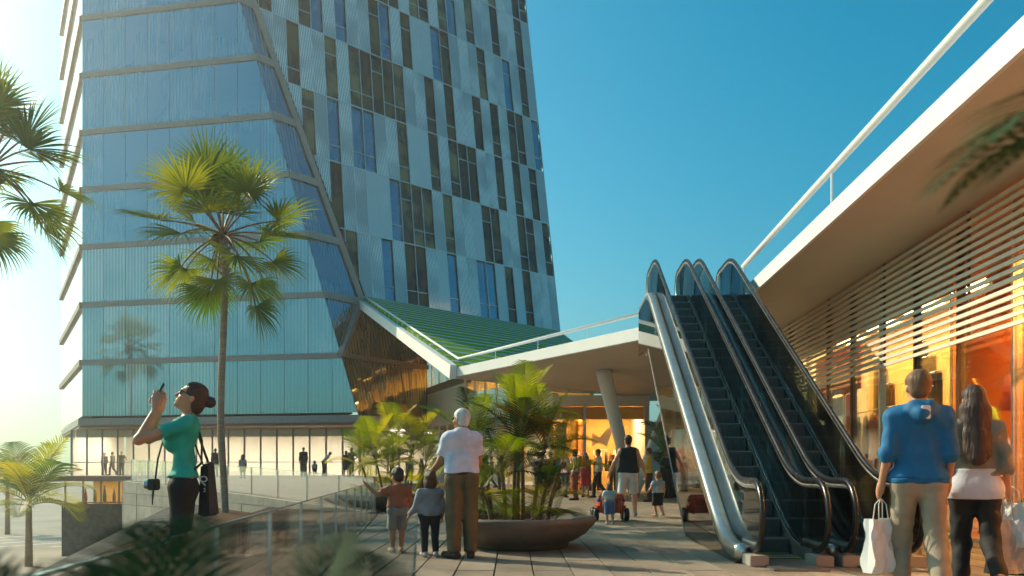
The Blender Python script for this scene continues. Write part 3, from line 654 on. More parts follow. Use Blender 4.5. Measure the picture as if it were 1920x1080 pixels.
# ------------------------------------------------------------------ escalators
S_IN, S_OUT, RISE = 10.15, 18.45, 4.85                   # where the incline starts and ends
SLOPE = RISE / (S_OUT - S_IN)
def zfl(s):                                              # floor line with eased kinks
    if s <= S_IN: z = 0
    elif s >= S_OUT: z = RISE
    else: z = (s - S_IN) * SLOPE
    for k, sg in ((S_IN, 1), (S_OUT, -1)):
        w = .55; x = s - k
        if abs(x) < w: z = (0 if sg > 0 else RISE) + sg * SLOPE * (x * sg + w) ** 2 / (4 * w) if sg > 0 else RISE - SLOPE * (w - x) ** 2 / (4 * w)
    return z
S_LIST = [9.25 + i * .1 for i in range(int((19.9 - 9.25) / .1) + 1)]
S_MID = [9.3 + i * .16 for i in range(int((20.4 - 9.3) / .16) + 1)]
S0, S9 = 8.84, 20.0
def newel(s_c, zc, r, front, n=9):                       # D shaped newel end
    out = []
    for i in range(n + 1):
        a = math.pi * i / n; sgn = -1 if front else 1
        out.append((s_c + sgn * r * .95 * math.sin(a), zc + math.cos(a) * r))
    return out
def rail_path(t, grow=0.0):
    h0, h1 = .17 - grow, .92 + grow; r = (h1 - h0) / 2; zc = (h0 + h1) / 2
    lo = [(9.75, h0), (9.5, h0)] + newel(S0 + r * .95, zc, r, True)[::-1]
    mid = [(s, zfl(s) + h1) for s in S_LIST]
    hi = newel(S9 - .05 - r * .4, RISE + zc, r, False) + [(19.3, RISE + h0)]
    return [rb(s, t, z) for s, z in lo + mid + hi], lo, mid, hi
def sweep(profile, slist, t, parent, name, mt, smooth=True):   # profile: (dt, dz) closed polygon swept along the incline
    m = MB(); n = len(profile); vs = []
    for s in slist: vs += [rb(s, t + a, zfl(s) + b) for a, b in profile]
    fs = []
    for i in range(len(slist) - 1):
        for k in range(n): fs.append((i * n + k, (i + 1) * n + k, (i + 1) * n + (k + 1) % n, i * n + (k + 1) % n))
    fs += [tuple(range(n)), tuple((len(slist) - 1) * n + k for k in range(n - 1, -1, -1))]
    m.add(vs, fs); return m.build(name, M[mt], parent, smooth=smooth)
def rnd_prof(w, z0, z1, n=6):
    pts = [(-w, z0)] + [(-w * math.cos(math.pi * i / n), z1 + (z1 - z0) * .30 * math.sin(math.pi * i / n)) for i in range(n + 1)] + [(w, z0)]
    return pts
def escalator(tl, tr, label, outer_left):
    root = thing("escalator", label, "escalator", rb(S0, (tl + tr) / 2, 0), 0, "pair of escalators up to the deck")
    inner0, inner1 = tl + .06, tr - .06
    for t, side in ((tl, -1), (tr, 1)):
        path, lo, mid, hi = rail_path(t)
        MB().tube(path, .042, 10, sq=(.75, 1.0), up=V((UY, -UX, 0))).build("handrail", M['rubber'], root, smooth=True)
        path2, *_ = rail_path(t, -.055)
        MB().tube(path2, .020, 8, up=V((UY, -UX, 0)), sq=(.9, 1.3)).build("rail_track", M['steelm'], root, smooth=True)
        # glass in panels
        base = lambda s: zfl(s) + .16
        cuts = [S0 + .1, 9.75, 11.4, 13.0, 14.6, 16.2, 17.8, 19.0, S9 - .1]
        for a, b in zip(cuts[:-1], cuts[1:]):
            ss = [a + .004 + (b - a - .008) * i / 10 for i in range(11)]; m = MB(); vs = []
            for s in ss:
                top = zfl(s) + .87; bot = base(s)
                if s < S0 + .38: u = (s - S0 - .0) / .38; hgt = .36 * math.sqrt(max(0, 1 - (1 - u) ** 2)); top, bot = .545 + hgt, .545 - hgt
                if s > S9 - .25: u = (S9 - s) / .25; hgt = .36 * math.sqrt(max(0, 1 - (1 - u) ** 2)); top, bot = RISE + .545 + hgt, RISE + .545 - hgt
                for dt in (-.006, .006): vs += [rb(s, t + dt, bot), rb(s, t + dt, top)]
            fs = []
            for i in range(10):
                k = i * 4
                fs += [(k, k + 1, k + 5, k + 4), (k + 2, k + 6, k + 7, k + 3), (k + 1, k + 3, k + 7, k + 5), (k, k + 4, k + 6, k + 2)]
            fs += [(0, 2, 3, 1), (40, 41, 43, 42)]
            m.add(vs, fs).build("glass_panel", M['glassg'], root)
        # satin deck cover outside each glass and dark skirting inside
        w = .085 if (side < 0) == outer_left else .07
        sweep(rnd_prof(w, .02, .17), S_MID, t + side * (w + .012), root, "deck_cover", 'steelm')
        sweep([(-.012, -.06), (.012, -.06), (.012, .16), (-.012, .16)], S_MID, t - side * .028, root, "skirting", 'step', False)
        q0 = rb(9.02, t, 0)
        MB().box(q0 + V((0, .12, .06)), (.20, .34, .118)).build("newel_block", M['block'], root, bevel=.008)
    # truss cladding on the outside
    tc_ = tl - .19 if outer_left else tr + .16
    top = [(s, zfl(s) + .06) for s in S_MID]; dep = 1.55
    bot = [(20.4, RISE - 1.0), (18.2, RISE - 1.15)] + [(12.9, 0.004)] + [(9.3, .004)]
    q = [rb(s, tc_, z) for s, z in top + bot]
    MB().prism(q, rb(0, .03 if outer_left else -.03, 0)).build("side_cladding", M['mirror'], root)
    MB().tube([rb(12.9, tc_ - .005, .01), rb(18.2, tc_ - .005, RISE - 1.15)], .007, 6).build("cladding_trim", M['beam'], root)
    # soffit below the truss
    q = [rb(12.9, tl, .004), rb(12.9, tr, .004), rb(18.2, tr, RISE - 1.15), rb(18.2, tl, RISE - 1.15)]
    MB().prism(q, V((0, 0, .04))).build("truss_soffit", M['soffit'], root)
    q = [rb(18.2, tl, RISE - 1.15), rb(18.2, tr, RISE - 1.15), rb(20.4, tr, RISE - 1.0), rb(20.4, tl, RISE - 1.0)]
    MB().prism(q, V((0, 0, .04))).build("truss_soffit", M['soffit'], root)
    # steps
    n = 22; run = (S_OUT - S_IN) / n; rs = RISE / n; wdt = inner1 - inner0
    sm = MB(); sm.hexa([V((0, 0, -rs * 1.6)), V((wdt, 0, -rs * 1.6)), V((wdt, run * 1.02, -rs * 1.2)), V((0, run * 1.02, -rs * 1.2)), V((0, 0, 0)), V((wdt, 0, 0)), V((wdt, run * 1.02, 0)), V((0, run * 1.02, 0))])
    for i in range(12): sm.box((wdt * (i + .5) / 12, run * .5, .004), (wdt / 26, run * .98, .012)); sm.box((wdt * (i + .5) / 12, -.004, -rs * .55), (wdt / 26, .012, rs * .9))
    sm.box((wdt / 2, .012, .006), (wdt, .024, .016), mi=1); me = sm.mesh("step", [M['step'], M['comb']])
    for i in range(n):
        o = link("step", me, root); p = rb(S_IN + i * run, inner0, (i + 1) * rs - .02); o.location = p; o.rotation_euler = (0, 0, -math.atan2(UX, UY))
    q = lambda s0, s1, z0, z1: [rb(s0, inner0, z0), rb(s0, inner1, z0), rb(s1, inner1, z0), rb(s1, inner0, z0), rb(s0, inner0, z1), rb(s0, inner1, z1), rb(s1, inner1, z1), rb(s1, inner0, z1)]
    MB().hexa(q(8.6, 9.6, .001, .02)).build("landing_plate", M['comb'], root); MB().hexa(q(9.6, S_IN, .001, .03)).build("comb_plate", M['step'], root)
    MB().hexa(q(S_OUT, 22.4, RISE - .12, RISE - .004)).build("landing_plate", M['comb'], root)
    for s_ in (9.6, S_IN - .02): MB().hexa(q(s_, s_ + .035, .021 if s_ < 9.8 else .031, .034 if s_ < 9.8 else .04)).build("safety_edge", M['safety'], root)
    return root
escalator(2.16, 2.849, "left escalator with mirrored bronze side beside the plaza", True)
escalator(3.134, 3.823, "right escalator next to the shop windows behind the blue hoodie", False)

# ------------------------------------------------------------------ planters
def planter(loc, r, label, group="round bowl planters on the plaza"):
    root = thing("bowl_planter", label, "planter", loc, 0, group)
    prof = [(r * .55, 0), (r * .62, .02), (r * .64, .085), (r * .70, .10), (r * .86, .20), (r * .985, .34), (r * 1.0, .385), (r * .99, .41), (r * .955, .425), (r * .80, .41), (r * .76, .385), (r * .73, .30)]
    MB().lathe(prof, 64).build("bowl", M['bowl'], root, smooth=True, local=True)
    pr = [(.02, .30)]
    m = MB(); n = 40; vs = [V((0, 0, .36))]
    for j in range(1, 6):
        for k in range(n):
            a = 2 * math.pi * k / n; rr_ = r * .735 * j / 5; vs.append(V((rr_ * math.cos(a), rr_ * math.sin(a), .345 + random.uniform(-.012, .012))))
    fs = [(0, 1 + k, 1 + (k + 1) % n) for k in range(n)]
    for j in range(4):
        for k in range(n): a = 1 + j * n + k; b_ = 1 + j * n + (k + 1) % n; fs.append((a, a + n, b_ + n, b_))
    m.add(vs, fs).build("soil", M['soil'], root, smooth=True, local=True)
    return root
PL1 = V((.12, 11.1, 0)); PL2 = V((-3.25, 22.0, 0)); PL3 = V((6.35, 31.5, 0))
planter(PL1, 1.02, "large round brown bowl planter in front, beside the old man")
planter(PL2, 1.45, "brown bowl planter behind the children and the glass balustrade")
planter(PL3, 1.15, "low dark bowl planter by the slanted columns near the escalator")

# ------------------------------------------------------------------ palms
def strip(m, pts, side, w, mi=0, fold=.25):
    """leaf blade: a folded strip along pts; side = sideways directions, w = half widths"""
    vs = []
    for p, s, ww in zip(pts, side, w):
        nrm = V((0, 0, 1)); vs += [p - s * ww + nrm * ww * fold, p, p + s * ww + nrm * ww * fold]
    fs = []
    for i in range(len(pts) - 1):
        k = i * 3; fs += [(k, k + 1, k + 4, k + 3), (k + 1, k + 2, k + 5, k + 4)]
    m.add(vs, fs, mi)
def droop(p, d, length, n, g):
    """points along a stalk that starts in direction d and bends down by gravity g"""
    pts = [p.copy()]; d = d.normalized(); st = length / n
    for i in range(n):
        pts.append(pts[-1] + d * st); d = (d + V((0, 0, -g * st))).normalized()
    return pts, d
def fan_frond(rnd, d, pet, blade, g, nseg=34, spread=150, sag=.9):
    """Washingtonia frond in palm space, hub at the origin: petiole then a pleated fan with drooping tips"""
    m = MB(); pts, dd = droop(V((0, 0, 0)), d, pet, 7, g)
    m.tube(pts, [.030 - .014 * i / 7 for i in range(8)], 5, mi=1)
    hub = pts[-1]; side = dd.cross(V((0, 0, 1))); side = side.normalized() if side.length > .05 else V((1, 0, 0)); up = side.cross(dd).normalized()
    tilt = rnd.uniform(-.35, .35); side = (side * math.cos(tilt) + up * math.sin(tilt)).normalized(); up = side.cross(dd).normalized()
    for k in range(nseg):
        a = R(-spread / 1.0 * .9 + spread * 1.8 * (k + .5) / nseg) ; a *= .92
        L = blade * (.72 + .28 * math.cos(a * .55)) * rnd.uniform(.92, 1.06)
        sd = (dd * math.cos(a) + side * math.sin(a)).normalized(); lift = .18 + .12 * (1 - abs(a) / 2.6)
        sd = (sd + up * lift * rnd.uniform(.7, 1.2)).normalized()
        n = 6; ps = [hub.copy()]; q = sd.copy(); st = L / n
        for i in range(n):
            ps.append(ps[-1] + q * st)
            gg = (.10 if i < 3 else sag) * (1 - .35 * rnd.random()); q = (q + V((rnd.uniform(-.03, .03), rnd.uniform(-.03, .03), -gg * st * 1.6))).normalized()
        perp = up.cross(sd).normalized(); w0 = blade * math.sin(R(spread * .9 / nseg)) * .62
        ws = [.006, w0 * .34, w0 * .62, w0 * .66, w0 * .44, w0 * .22, .002]
        strip(m, ps, [perp] * 7, ws, 0, .45)
    return m
def fan_palm(loc, height, label, scale=1.0, seed=1, nf=26, name="fan_palm", trunk_r=.092):
    rnd = random.Random(seed)
    root = thing(name, label, "palm tree", loc, rnd.uniform(0, 6), "tall fan palms", scale)
    pts = [V((.05 * math.sin(i * .5), .03 * math.sin(i * .8), height * i / 24)) for i in range(25)]
    tr = MB(); tr.tube(pts, [trunk_r * (1.35 - .35 * min(1, i / 4)) * (1 - .12 * i / 24) * (1 + .03 * math.sin(i * 2.4)) for i in range(25)], 14)
    for i in range(26): tr.tube([pts[23] + V((0, 0, -.5 + .024 * i)), pts[23] + V((.16 * math.cos(i * 2.4), .16 * math.sin(i * 2.4), -.38 + .026 * i))], [.05, .02], 5)
    tr.build("trunk", M['trunk'], root, smooth=True, local=True)
    nut = MB(); nut.lathe([(.02, -.2), (.12, -.13), (.16, 0), (.12, .12), (.03, .17)], 12, (.12, -.16, height - .1)); nut.build("fruit_pod", M['fanst'], root, smooth=True, local=True)
    for i in range(nf):
        f = i / (nf - 1); az = i * 2.39996 + rnd.uniform(-.25, .25); el = R(86 - 128 * f ** .85 + rnd.uniform(-7, 7))
        d = V((math.cos(az) * math.cos(el), math.sin(az) * math.cos(el), math.sin(el)))
        low = max(0, (f - .45) / .55)
        pet = rnd.uniform(1.05, 1.45) + .45 * low; bl = rnd.uniform(1.0, 1.28) * (1 - .12 * low)
        m = fan_frond(rnd, d, pet, bl, .25 + .55 * low if f > .2 else .1, 36, 150 if f < .6 else 125, .55 + 1.8 * low)
        me = m.mesh("frond", [M['fan'], M['fanst']]); o = link("frond", me, root, True); o.location = (0, 0, height)
    return root
hp = fan_palm((-7.04, 20.0, LOW), 11.75, "tall fan palm with bare trunk behind the woman photographing", 1.0, 5)
def palm_copy(loc, rz, sc, label):
    c = copy_tree(hp); c.location = loc; c.rotation_euler = (0, 0, rz); c.scale = (sc, sc, sc); c["label"] = label; return c
palm_copy((-13.36, 21.0, LOW), 2.1, 1.17, "fan palm cut by the upper left edge, golden in the sun")
palm_copy((-39.2, 42.8, LOW), 4.0, 1.42, "fan palm seen only mirrored in the blue glass front")

def pinnate(rnd, L, el, g, nl=30, lw=.020, ll=.42, twist=0):
    """areca frond in local space growing along +X and up; leaflets in two rows"""
    m = MB(); d = V((math.cos(el), 0, math.sin(el))); n = 22
    pts, dd = droop(V((0, 0, 0)), d, L, n, g)
    m.tube(pts, [.014 * (1 - .8 * i / n) for i in range(n + 1)], 5, mi=1)
    for k in range(nl):
        f = .16 + .84 * k / (nl - 1); x = f * n; i = min(n - 1, int(x)); p = pts[i].lerp(pts[i + 1], x - i); t = (pts[i + 1] - pts[i]).normalized()
        upv = V((0, 1, 0)).cross(t).normalized() * -1
        if upv.z < 0: upv = -upv
        le = ll * L / 1.4 * (math.sin(math.pi * min(1, .12 + f * .9)) ** .6) * rnd.uniform(.85, 1.1) + .05
        for s in (-1, 1):
            q = (V((0, s, 0)) * .80 + t * (.55 + .5 * f) + upv * .38).normalized(); ps = [p.copy()]
            for j in range(4): ps.append(ps[-1] + q * le / 4); q = (q + V((rnd.uniform(-.05, .05), 0, -.22))).normalized()
            perp = q.cross(upv).normalized(); strip(m, ps, [perp] * 5, [lw * .5, lw, lw * .95, lw * .6, .001], 0, .3)
    return m
PIN = {}
rndp = random.Random(3)
for key, mt in (('areca', 'areca'), ('arecay', 'arecay'), ('arecad', 'arecad'), ('dry', 'dry')):
    PIN[key] = []
    for v in range(4):
        el = R([72, 58, 42, 20][v]); PIN[key].append(pinnate(rndp, 1.5, el, [.55, .75, .9, .8][v], 22, .019, .52).mesh("frond", [M[mt], M['cane']]))
def add_frond(root, p, az, sc, key, v):
    o = link("frond", PIN[key][v], root, True); o.location = p; o.rotation_euler = (random.uniform(-.25, .25), random.uniform(-.1, .1), az); o.scale = (sc, sc, sc); return o
def areca(loc, stems, label, mix, seed, name="areca_palm", group="areca palms in the planters", fern=0, fern_r=.5, cat="palm"):
    """stems: (dx, dy, height, lean az, lean, fronds, frond scale)"""
    rnd = random.Random(seed); root = thing(name, label, cat, loc, 0, group)
    for dx, dy, h, az, lean, nf, fs in stems:
        pts = [V((dx + math.cos(az) * lean * (i / 8) ** 1.5, dy + math.sin(az) * lean * (i / 8) ** 1.5, h * i / 8)) for i in range(9)]
        m = MB(); m.tube(pts, [.033 - .010 * i / 8 for i in range(9)], 8)
        for i in range(1, 9):
            c = pts[i].lerp(pts[i - 1], .5); m.tube([c - V((0, 0, .006)), c + V((0, 0, .006))], .035, 8)
        m.build("stem", M['cane'], root, smooth=True, local=True)
        for k in range(nf):
            a = k * 2.4 + rnd.uniform(-.3, .3); key = rnd.choices(list(mix), list(mix.values()))[0]
            v = 0 if k < nf * .3 else 1 if k < nf * .55 else 2 if k < nf * .85 else 3
            add_frond(root, pts[-1] - V((0, 0, .04 * k)), a, fs * rnd.uniform(.8, 1.1), key, v)
    for k in range(fern):
        a = rnd.uniform(0, 6.28); r0 = fern_r * math.sqrt(rnd.random()); key = rnd.choices(list(mix), list(mix.values()))[0]
        add_frond(root, V((r0 * math.cos(a), r0 * math.sin(a), rnd.uniform(0, .05))), a + rnd.uniform(-.6, .6), rnd.uniform(.28, .45), key, rnd.choice((0, 1, 2, 2)))
    return root
T1 = V((0, 0, .34))
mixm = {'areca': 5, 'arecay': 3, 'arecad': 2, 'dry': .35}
areca(PL1 + V((-.05, .05, 0)) + T1, [(-.05, .05, 1.25, 1.2, .12, 8, .62), (.22, -.05, 1.1, .3, .18, 8, .62), (-.34, .1, 1.1, 3.0, .25, 8, .62), (.08, .2, 1.45, 1.7, .1, 8, .55), (.42, .1, .8, .1, .2, 7, .52), (-.15, -.2, .75, 4.0, .1, 6, .5), (-.35, -.1, .5, 3.3, .15, 6, .45), (.3, -.25, .45, 5.5, .1, 6, .42), (.0, -.1, 1.0, 5.0, .1, 7, .55)],
      "feathery areca palm clump in the front planter right of the old man", mixm, 11, fern=26, fern_r=.55)
areca(PL2 + T1, [(-.2, -.1, 1.1, 3.0, .25, 8, .82), (.35, .1, 1.3, .2, .25, 8, .85), (0, .3, 1.5, 1.6, .2, 8, .85), (-.6, .2, .9, 3.2, .25, 7, .75), (.7, -.1, .85, 0, .25, 7, .75), (.1, -.4, .8, 4.6, .2, 7, .7)],
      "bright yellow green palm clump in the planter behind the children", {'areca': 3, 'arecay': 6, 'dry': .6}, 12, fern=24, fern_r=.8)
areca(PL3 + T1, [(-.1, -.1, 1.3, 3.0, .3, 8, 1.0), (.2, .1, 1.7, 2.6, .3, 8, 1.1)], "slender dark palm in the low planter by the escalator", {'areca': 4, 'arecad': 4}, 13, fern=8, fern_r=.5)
def young_palm(px, py, h, sc, label, seed, mix):
    p = gnd(px, py, LOW); rnd = random.Random(seed)
    root = thing("young_palm", label, "palm", p, rnd.uniform(0, 6), "young palms on the lower court")
    m = MB(); m.tube([V((0, 0, h * i / 8)) for i in range(9)], [.20 * (1.2 - .4 * i / 8) for i in range(9)], 10); m.build("trunk", M['trunk'], root, smooth=True, local=True)
    for k in range(16):
        key = rnd.choices(list(mix), list(mix.values()))[0]; v = min(3, k // 4)
        add_frond(root, V((0, 0, h - .03 * k)), k * 2.4, sc * rnd.uniform(.85, 1.1), key, v)
    return root
young_palm(54, 1062, 4.2, 2.7, "young yellow green palm standing lowest at the left edge", 4, {'arecay': 5, 'areca': 2})
young_palm(14, 1002, 4.6, 2.2, "young palm further back at the far left", 5, {'arecay': 3, 'areca': 3, 'dry': 1})
# near, out of focus foliage
def near_plant(name, label, base, items):
    root = thing(name, label, "plant", base, 0, None)
    for dx, dy, dz, az, sc, v in items:
        add_frond(root, V((dx, dy, dz)), az, sc, 'arecad', v)
    m = MB(); m.tube([V((0, 0, 0)), V((0, 0, max(.15, max(i[2] for i in items)))) ], .012, 6); m.build("stem", M['cane'], root, local=True)
    return root
near_plant("near_fern", "dark blurred fern in front of the lens at the lower left", V((-.27, .62, -.055)),
           [(0, 0, .85, 2.6, .15, 1), (0, 0, .86, 2.0, .15, 2), (.02, 0, .86, .2, .15, 1), (.03, .03, .87, .5, .14, 2), (-.01, 0, .88, 3.3, .15, 2), (0, -.02, .85, 1.2, .15, 1), (0, 0, .89, -.1, .14, 2), (-.04, 0, .88, 2.9, .15, 1), (.05, 0, .86, 0, .14, 1), (.06, 0, .88, .4, .13, 2), (.10, 0, .87, .1, .12, 1), (0, 0, .90, 2.3, .15, 1), (-.05, 0, .90, 2.9, .14, 1), (.03, .02, .84, 2.2, .16, 0), (-.03, .02, .84, 1.4, .16, 0), (.08, .02, .84, .9, .15, 0), (.12, .02, .85, 1.8, .14, 0), (-.08, .01, .84, 2.6, .16, 0), (.16, 0, .85, .6, .13, 1), (0, .04, .83, .3, .17, 1), (.05, .04, .83, 3.0, .17, 1)])
near_plant("near_palm", "dark blurred palm frond reaching in from the upper right edge", V((.80, .85, 0)),
           [(-.02, 0, 1.43, 3.0, .23, 3), (-.02, 0, 1.42, 3.3, .22, 3), (-.02, .0, 1.17, 3.0, .17, 3), (-.02, 0, 1.44, 2.75, .21, 3), (-.02, 0, 1.41, 3.1, .20, 3)])
# ------------------------------------------------------------------ people: bodies and clothes as smooth implicit surfaces
def A3(*v): return np.array(v, dtype=float)
class Field:
    def __init__(self): self.pr = []
    def cap(self, a, b, ra, rb_, k=.03, M_=None, flat=False): self.pr.append(('c', np.array(a, float), np.array(b, float), ra, rb_, k, M_, flat)); return self
    def ell(self, c, r, Rm=None, k=.03): self.pr.append(('e', np.array(c, float), np.array(r, float), None, None, k, Rm, False)); return self
    def eval(self, vox, cuts=(), sub=None, wob=0.0, seed=0):
        lo = np.full(3, 1e9); hi = np.full(3, -1e9)
        for p in self.pr:
            if p[0] == 'c': rr_ = max(p[3], p[4]) * 1.9; lo = np.minimum(lo, np.minimum(p[1], p[2]) - rr_); hi = np.maximum(hi, np.maximum(p[1], p[2]) + rr_)
            else: rr_ = max(p[2]); lo = np.minimum(lo, p[1] - rr_); hi = np.maximum(hi, p[1] + rr_)
        lo -= 3 * vox; hi += 3 * vox; n = np.ceil((hi - lo) / vox).astype(int) + 1
        f = np.full(n, .2, dtype=np.float32); ax = [lo[i] + vox * np.arange(n[i]) for i in range(3)]
        for p in self.pr:
            k = p[5]
            if p[0] == 'c': rr_ = max(p[3], p[4]) * (1.9 if p[6] is not None else 1.02) + k + 2 * vox; l = np.minimum(p[1], p[2]) - rr_; h = np.maximum(p[1], p[2]) + rr_
            else: rr_ = max(p[2]) + k + 2 * vox; l = p[1] - rr_; h = p[1] + rr_
            i0 = np.maximum(0, np.floor((l - lo) / vox).astype(int)); i1 = np.minimum(n, np.ceil((h - lo) / vox).astype(int) + 1)
            if np.any(i1 <= i0): continue
            X = ax[0][i0[0]:i1[0], None, None]; Y = ax[1][None, i0[1]:i1[1], None]; Z = ax[2][None, None, i0[2]:i1[2]]
            if p[0] == 'c':
                a, b, Mm = p[1], p[2], p[6]
                if Mm is not None:
                    c0 = a; P = [X - c0[0], Y - c0[1], Z - c0[2]]; P = [Mm[r, 0] * P[0] + Mm[r, 1] * P[1] + Mm[r, 2] * P[2] for r in range(3)]; ba = Mm @ (b - a)
                else: P = [X - a[0], Y - a[1], Z - a[2]]; ba = b - a
                L2 = float(ba @ ba) + 1e-12; t = (P[0] * ba[0] + P[1] * ba[1] + P[2] * ba[2]) / L2; h_ = np.clip(t, 0, 1)
                d = np.sqrt((P[0] - h_ * ba[0]) ** 2 + (P[1] - h_ * ba[1]) ** 2 + (P[2] - h_ * ba[2]) ** 2) - (p[3] + h_ * (p[4] - p[3]))
                if p[7]: d = np.maximum(d, (t - 1) * math.sqrt(L2))
            else:
                c, r, Rm = p[1], p[2], p[6]; P = [X - c[0], Y - c[1], Z - c[2]]
                if Rm is not None: P = [Rm[0, r_] * P[0] + Rm[1, r_] * P[1] + Rm[2, r_] * P[2] for r_ in range(3)]
                q0 = np.sqrt((P[0] / r[0]) ** 2 + (P[1] / r[1]) ** 2 + (P[2] / r[2]) ** 2); q1 = np.sqrt((P[0] / r[0] ** 2) ** 2 + (P[1] / r[1] ** 2) ** 2 + (P[2] / r[2] ** 2) ** 2) + 1e-9
                d = q0 * (q0 - 1) / q1
            w = f[i0[0]:i1[0], i0[1]:i1[1], i0[2]:i1[2]]
            hh = np.maximum(k - np.abs(w - d), 0) / max(k, 1e-6)
            w[...] = np.minimum(w, d) - hh * hh * k * .25
        X = ax[0][:, None, None]; Y = ax[1][None, :, None]; Z = ax[2][None, None, :]
        for pt, nn in cuts: f = np.maximum(f, (X - pt[0]) * nn[0] + (Y - pt[1]) * nn[1] + (Z - pt[2]) * nn[2])
        if wob:
            rg = np.random.default_rng(seed)
            for _ in range(4):
                kx, ky, kz = rg.normal(0, 22, 3); kz *= 1.3; f = f + (wob * .45 * np.sin(kx * X + ky * Y + kz * Z + rg.uniform(0, 6))).astype(np.float32)
        if sub is not None:
            for c, r, Rm in sub:
                P = [X - c[0], Y - c[1], Z - c[2]]
                if Rm is not None: P = [Rm[0, r_] * P[0] + Rm[1, r_] * P[1] + Rm[2, r_] * P[2] for r_ in range(3)]
                q0 = np.sqrt((P[0] / r[0]) ** 2 + (P[1] / r[1]) ** 2 + (P[2] / r[2]) ** 2); f = np.maximum(f, -(q0 - 1) * min(r))
        return f.astype(np.float32), lo
CORN = [(0, 0, 0), (1, 0, 0), (0, 1, 0), (1, 1, 0), (0, 0, 1), (1, 0, 1), (0, 1, 1), (1, 1, 1)]
EDG = [(a, b) for a in range(8) for b in range(a + 1, 8) if sum(abs(CORN[a][i] - CORN[b][i]) for i in range(3)) == 1]
def nets(f, lo, vox):
    s = f < 0; cnt = np.zeros(tuple(d - 1 for d in f.shape), np.int8)
    for c in CORN: cnt += s[c[0]:f.shape[0] - 1 + c[0], c[1]:f.shape[1] - 1 + c[1], c[2]:f.shape[2] - 1 + c[2]]
    act = (cnt > 0) & (cnt < 8); idx = np.full(act.shape, -1, np.int64); I = np.nonzero(act); n = len(I[0]); idx[I] = np.arange(n)
    acc = np.zeros((n, 3)); cn = np.zeros(n)
    val = [f[I[0] + c[0], I[1] + c[1], I[2] + c[2]] for c in CORN]
    for a, b in EDG:
        m = (val[a] < 0) != (val[b] < 0); t = val[a][m] / (val[a][m] - val[b][m]); ca_, cb_ = np.array(CORN[a], float), np.array(CORN[b], float)
        acc[m] += ca_ + t[:, None] * (cb_ - ca_); cn[m] += 1
    v = lo + vox * (np.stack(I, 1) + acc / np.maximum(cn, 1)[:, None]); faces = []
    for axs in range(3):
        o1, o2 = (axs + 1) % 3, (axs + 2) % 3
        sl0 = [slice(None)] * 3; sl1 = [slice(None)] * 3; sl0[axs] = slice(0, -1); sl1[axs] = slice(1, None)
        d = s[tuple(sl0)] != s[tuple(sl1)]; E_ = np.nonzero(d); e_ = np.stack(E_, 1)
        ok = (e_[:, o1] > 0) & (e_[:, o2] > 0) & (e_[:, o1] < f.shape[o1] - 1) & (e_[:, o2] < f.shape[o2] - 1); e_ = e_[ok]
        if not len(e_): continue
        ins = s[e_[:, 0], e_[:, 1], e_[:, 2]]
        def cell(d1, d2):
            q = e_.copy(); q[:, o1] -= d1; q[:, o2] -= d2; return idx[q[:, 0], q[:, 1], q[:, 2]]
        Q = np.stack([cell(1, 1), cell(0, 1), cell(0, 0), cell(1, 0)], 1); Q[~ins] = Q[~ins][:, ::-1]; faces.append(Q)
    return v, np.concatenate(faces)
def net_mesh(name, fld, vox, mat_, **kw):
    f, lo = fld.eval(vox, **kw); v, q = nets(f, lo, vox)
    me = bpy.data.meshes.new(name); me.vertices.add(len(v)); me.vertices.foreach_set("co", v.ravel().astype(np.float32))
    me.loops.add(len(q) * 4); me.loops.foreach_set("vertex_index", q.ravel().astype(np.int32)); me.polygons.add(len(q))
    me.polygons.foreach_set("loop_start", np.arange(0, len(q) * 4, 4, dtype=np.int32)); me.polygons.foreach_set("loop_total", np.full(len(q), 4, np.int32))
    me.polygons.foreach_set("use_smooth", np.ones(len(q), bool)); me.materials.append(mat_); me.update(calc_edges=True); me.validate(); return me
SKIN = {}
def skin(c):
    if c not in SKIN: SKIN[c] = pbr("skin_%d" % len(SKIN), c, .5, var=.10, scale=9, bump=.05, bscale=120)
    return SKIN[c]
LIGHT, TAN, DARK = (.60, .29, .165), (.40, .185, .095), (.16, .075, .04)
def hair_mat(c):
    k = "hair_%.3f_%.3f" % (c[0], c[1])
    if k not in M: M[k] = pbr(k, c, .5, var=.45, scale=14, stretch=(1, 1, .25), bump=.6, bscale=45, bstretch=(1, 1, .2))
    return M[k]
def rotm(yaw, pitch, roll=0):
    return np.array(Matrix.Rotation(yaw, 3, 'Z') @ Matrix.Rotation(pitch, 3, 'X') @ Matrix.Rotation(roll, 3, 'Y'))
ADULT = dict(pel=(0, 0, .96), chest=(0, .0, 1.30), neck=(0, -.015, 1.475), sL=(-.166, -.01, 1.41), sR=(.166, -.01, 1.41), eL=(-.205, -.03, 1.13), eR=(.205, -.03, 1.13),
             wL=(-.215, .05, .90), wR=(.215, .05, .90), hL=(-.092, 0, .93), hR=(.092, 0, .93), kL=(-.10, .02, .50), kR=(.10, .02, .50), aL=(-.10, -.03, .085), aR=(.10, -.03, .085))
CHILD = dict(pel=(0, 0, .88), chest=(0, .0, 1.15), neck=(0, -.01, 1.325), sL=(-.185, -.01, 1.27), sR=(.185, -.01, 1.27), eL=(-.25, -.03, 1.02), eR=(.25, -.03, 1.02),
             wL=(-.27, .04, .80), wR=(.27, .04, .80), hL=(-.10, 0, .85), hR=(.10, 0, .85), kL=(-.11, .02, .46), kR=(.11, .02, .46), aL=(-.11, -.03, .10), aR=(.11, -.03, .10))
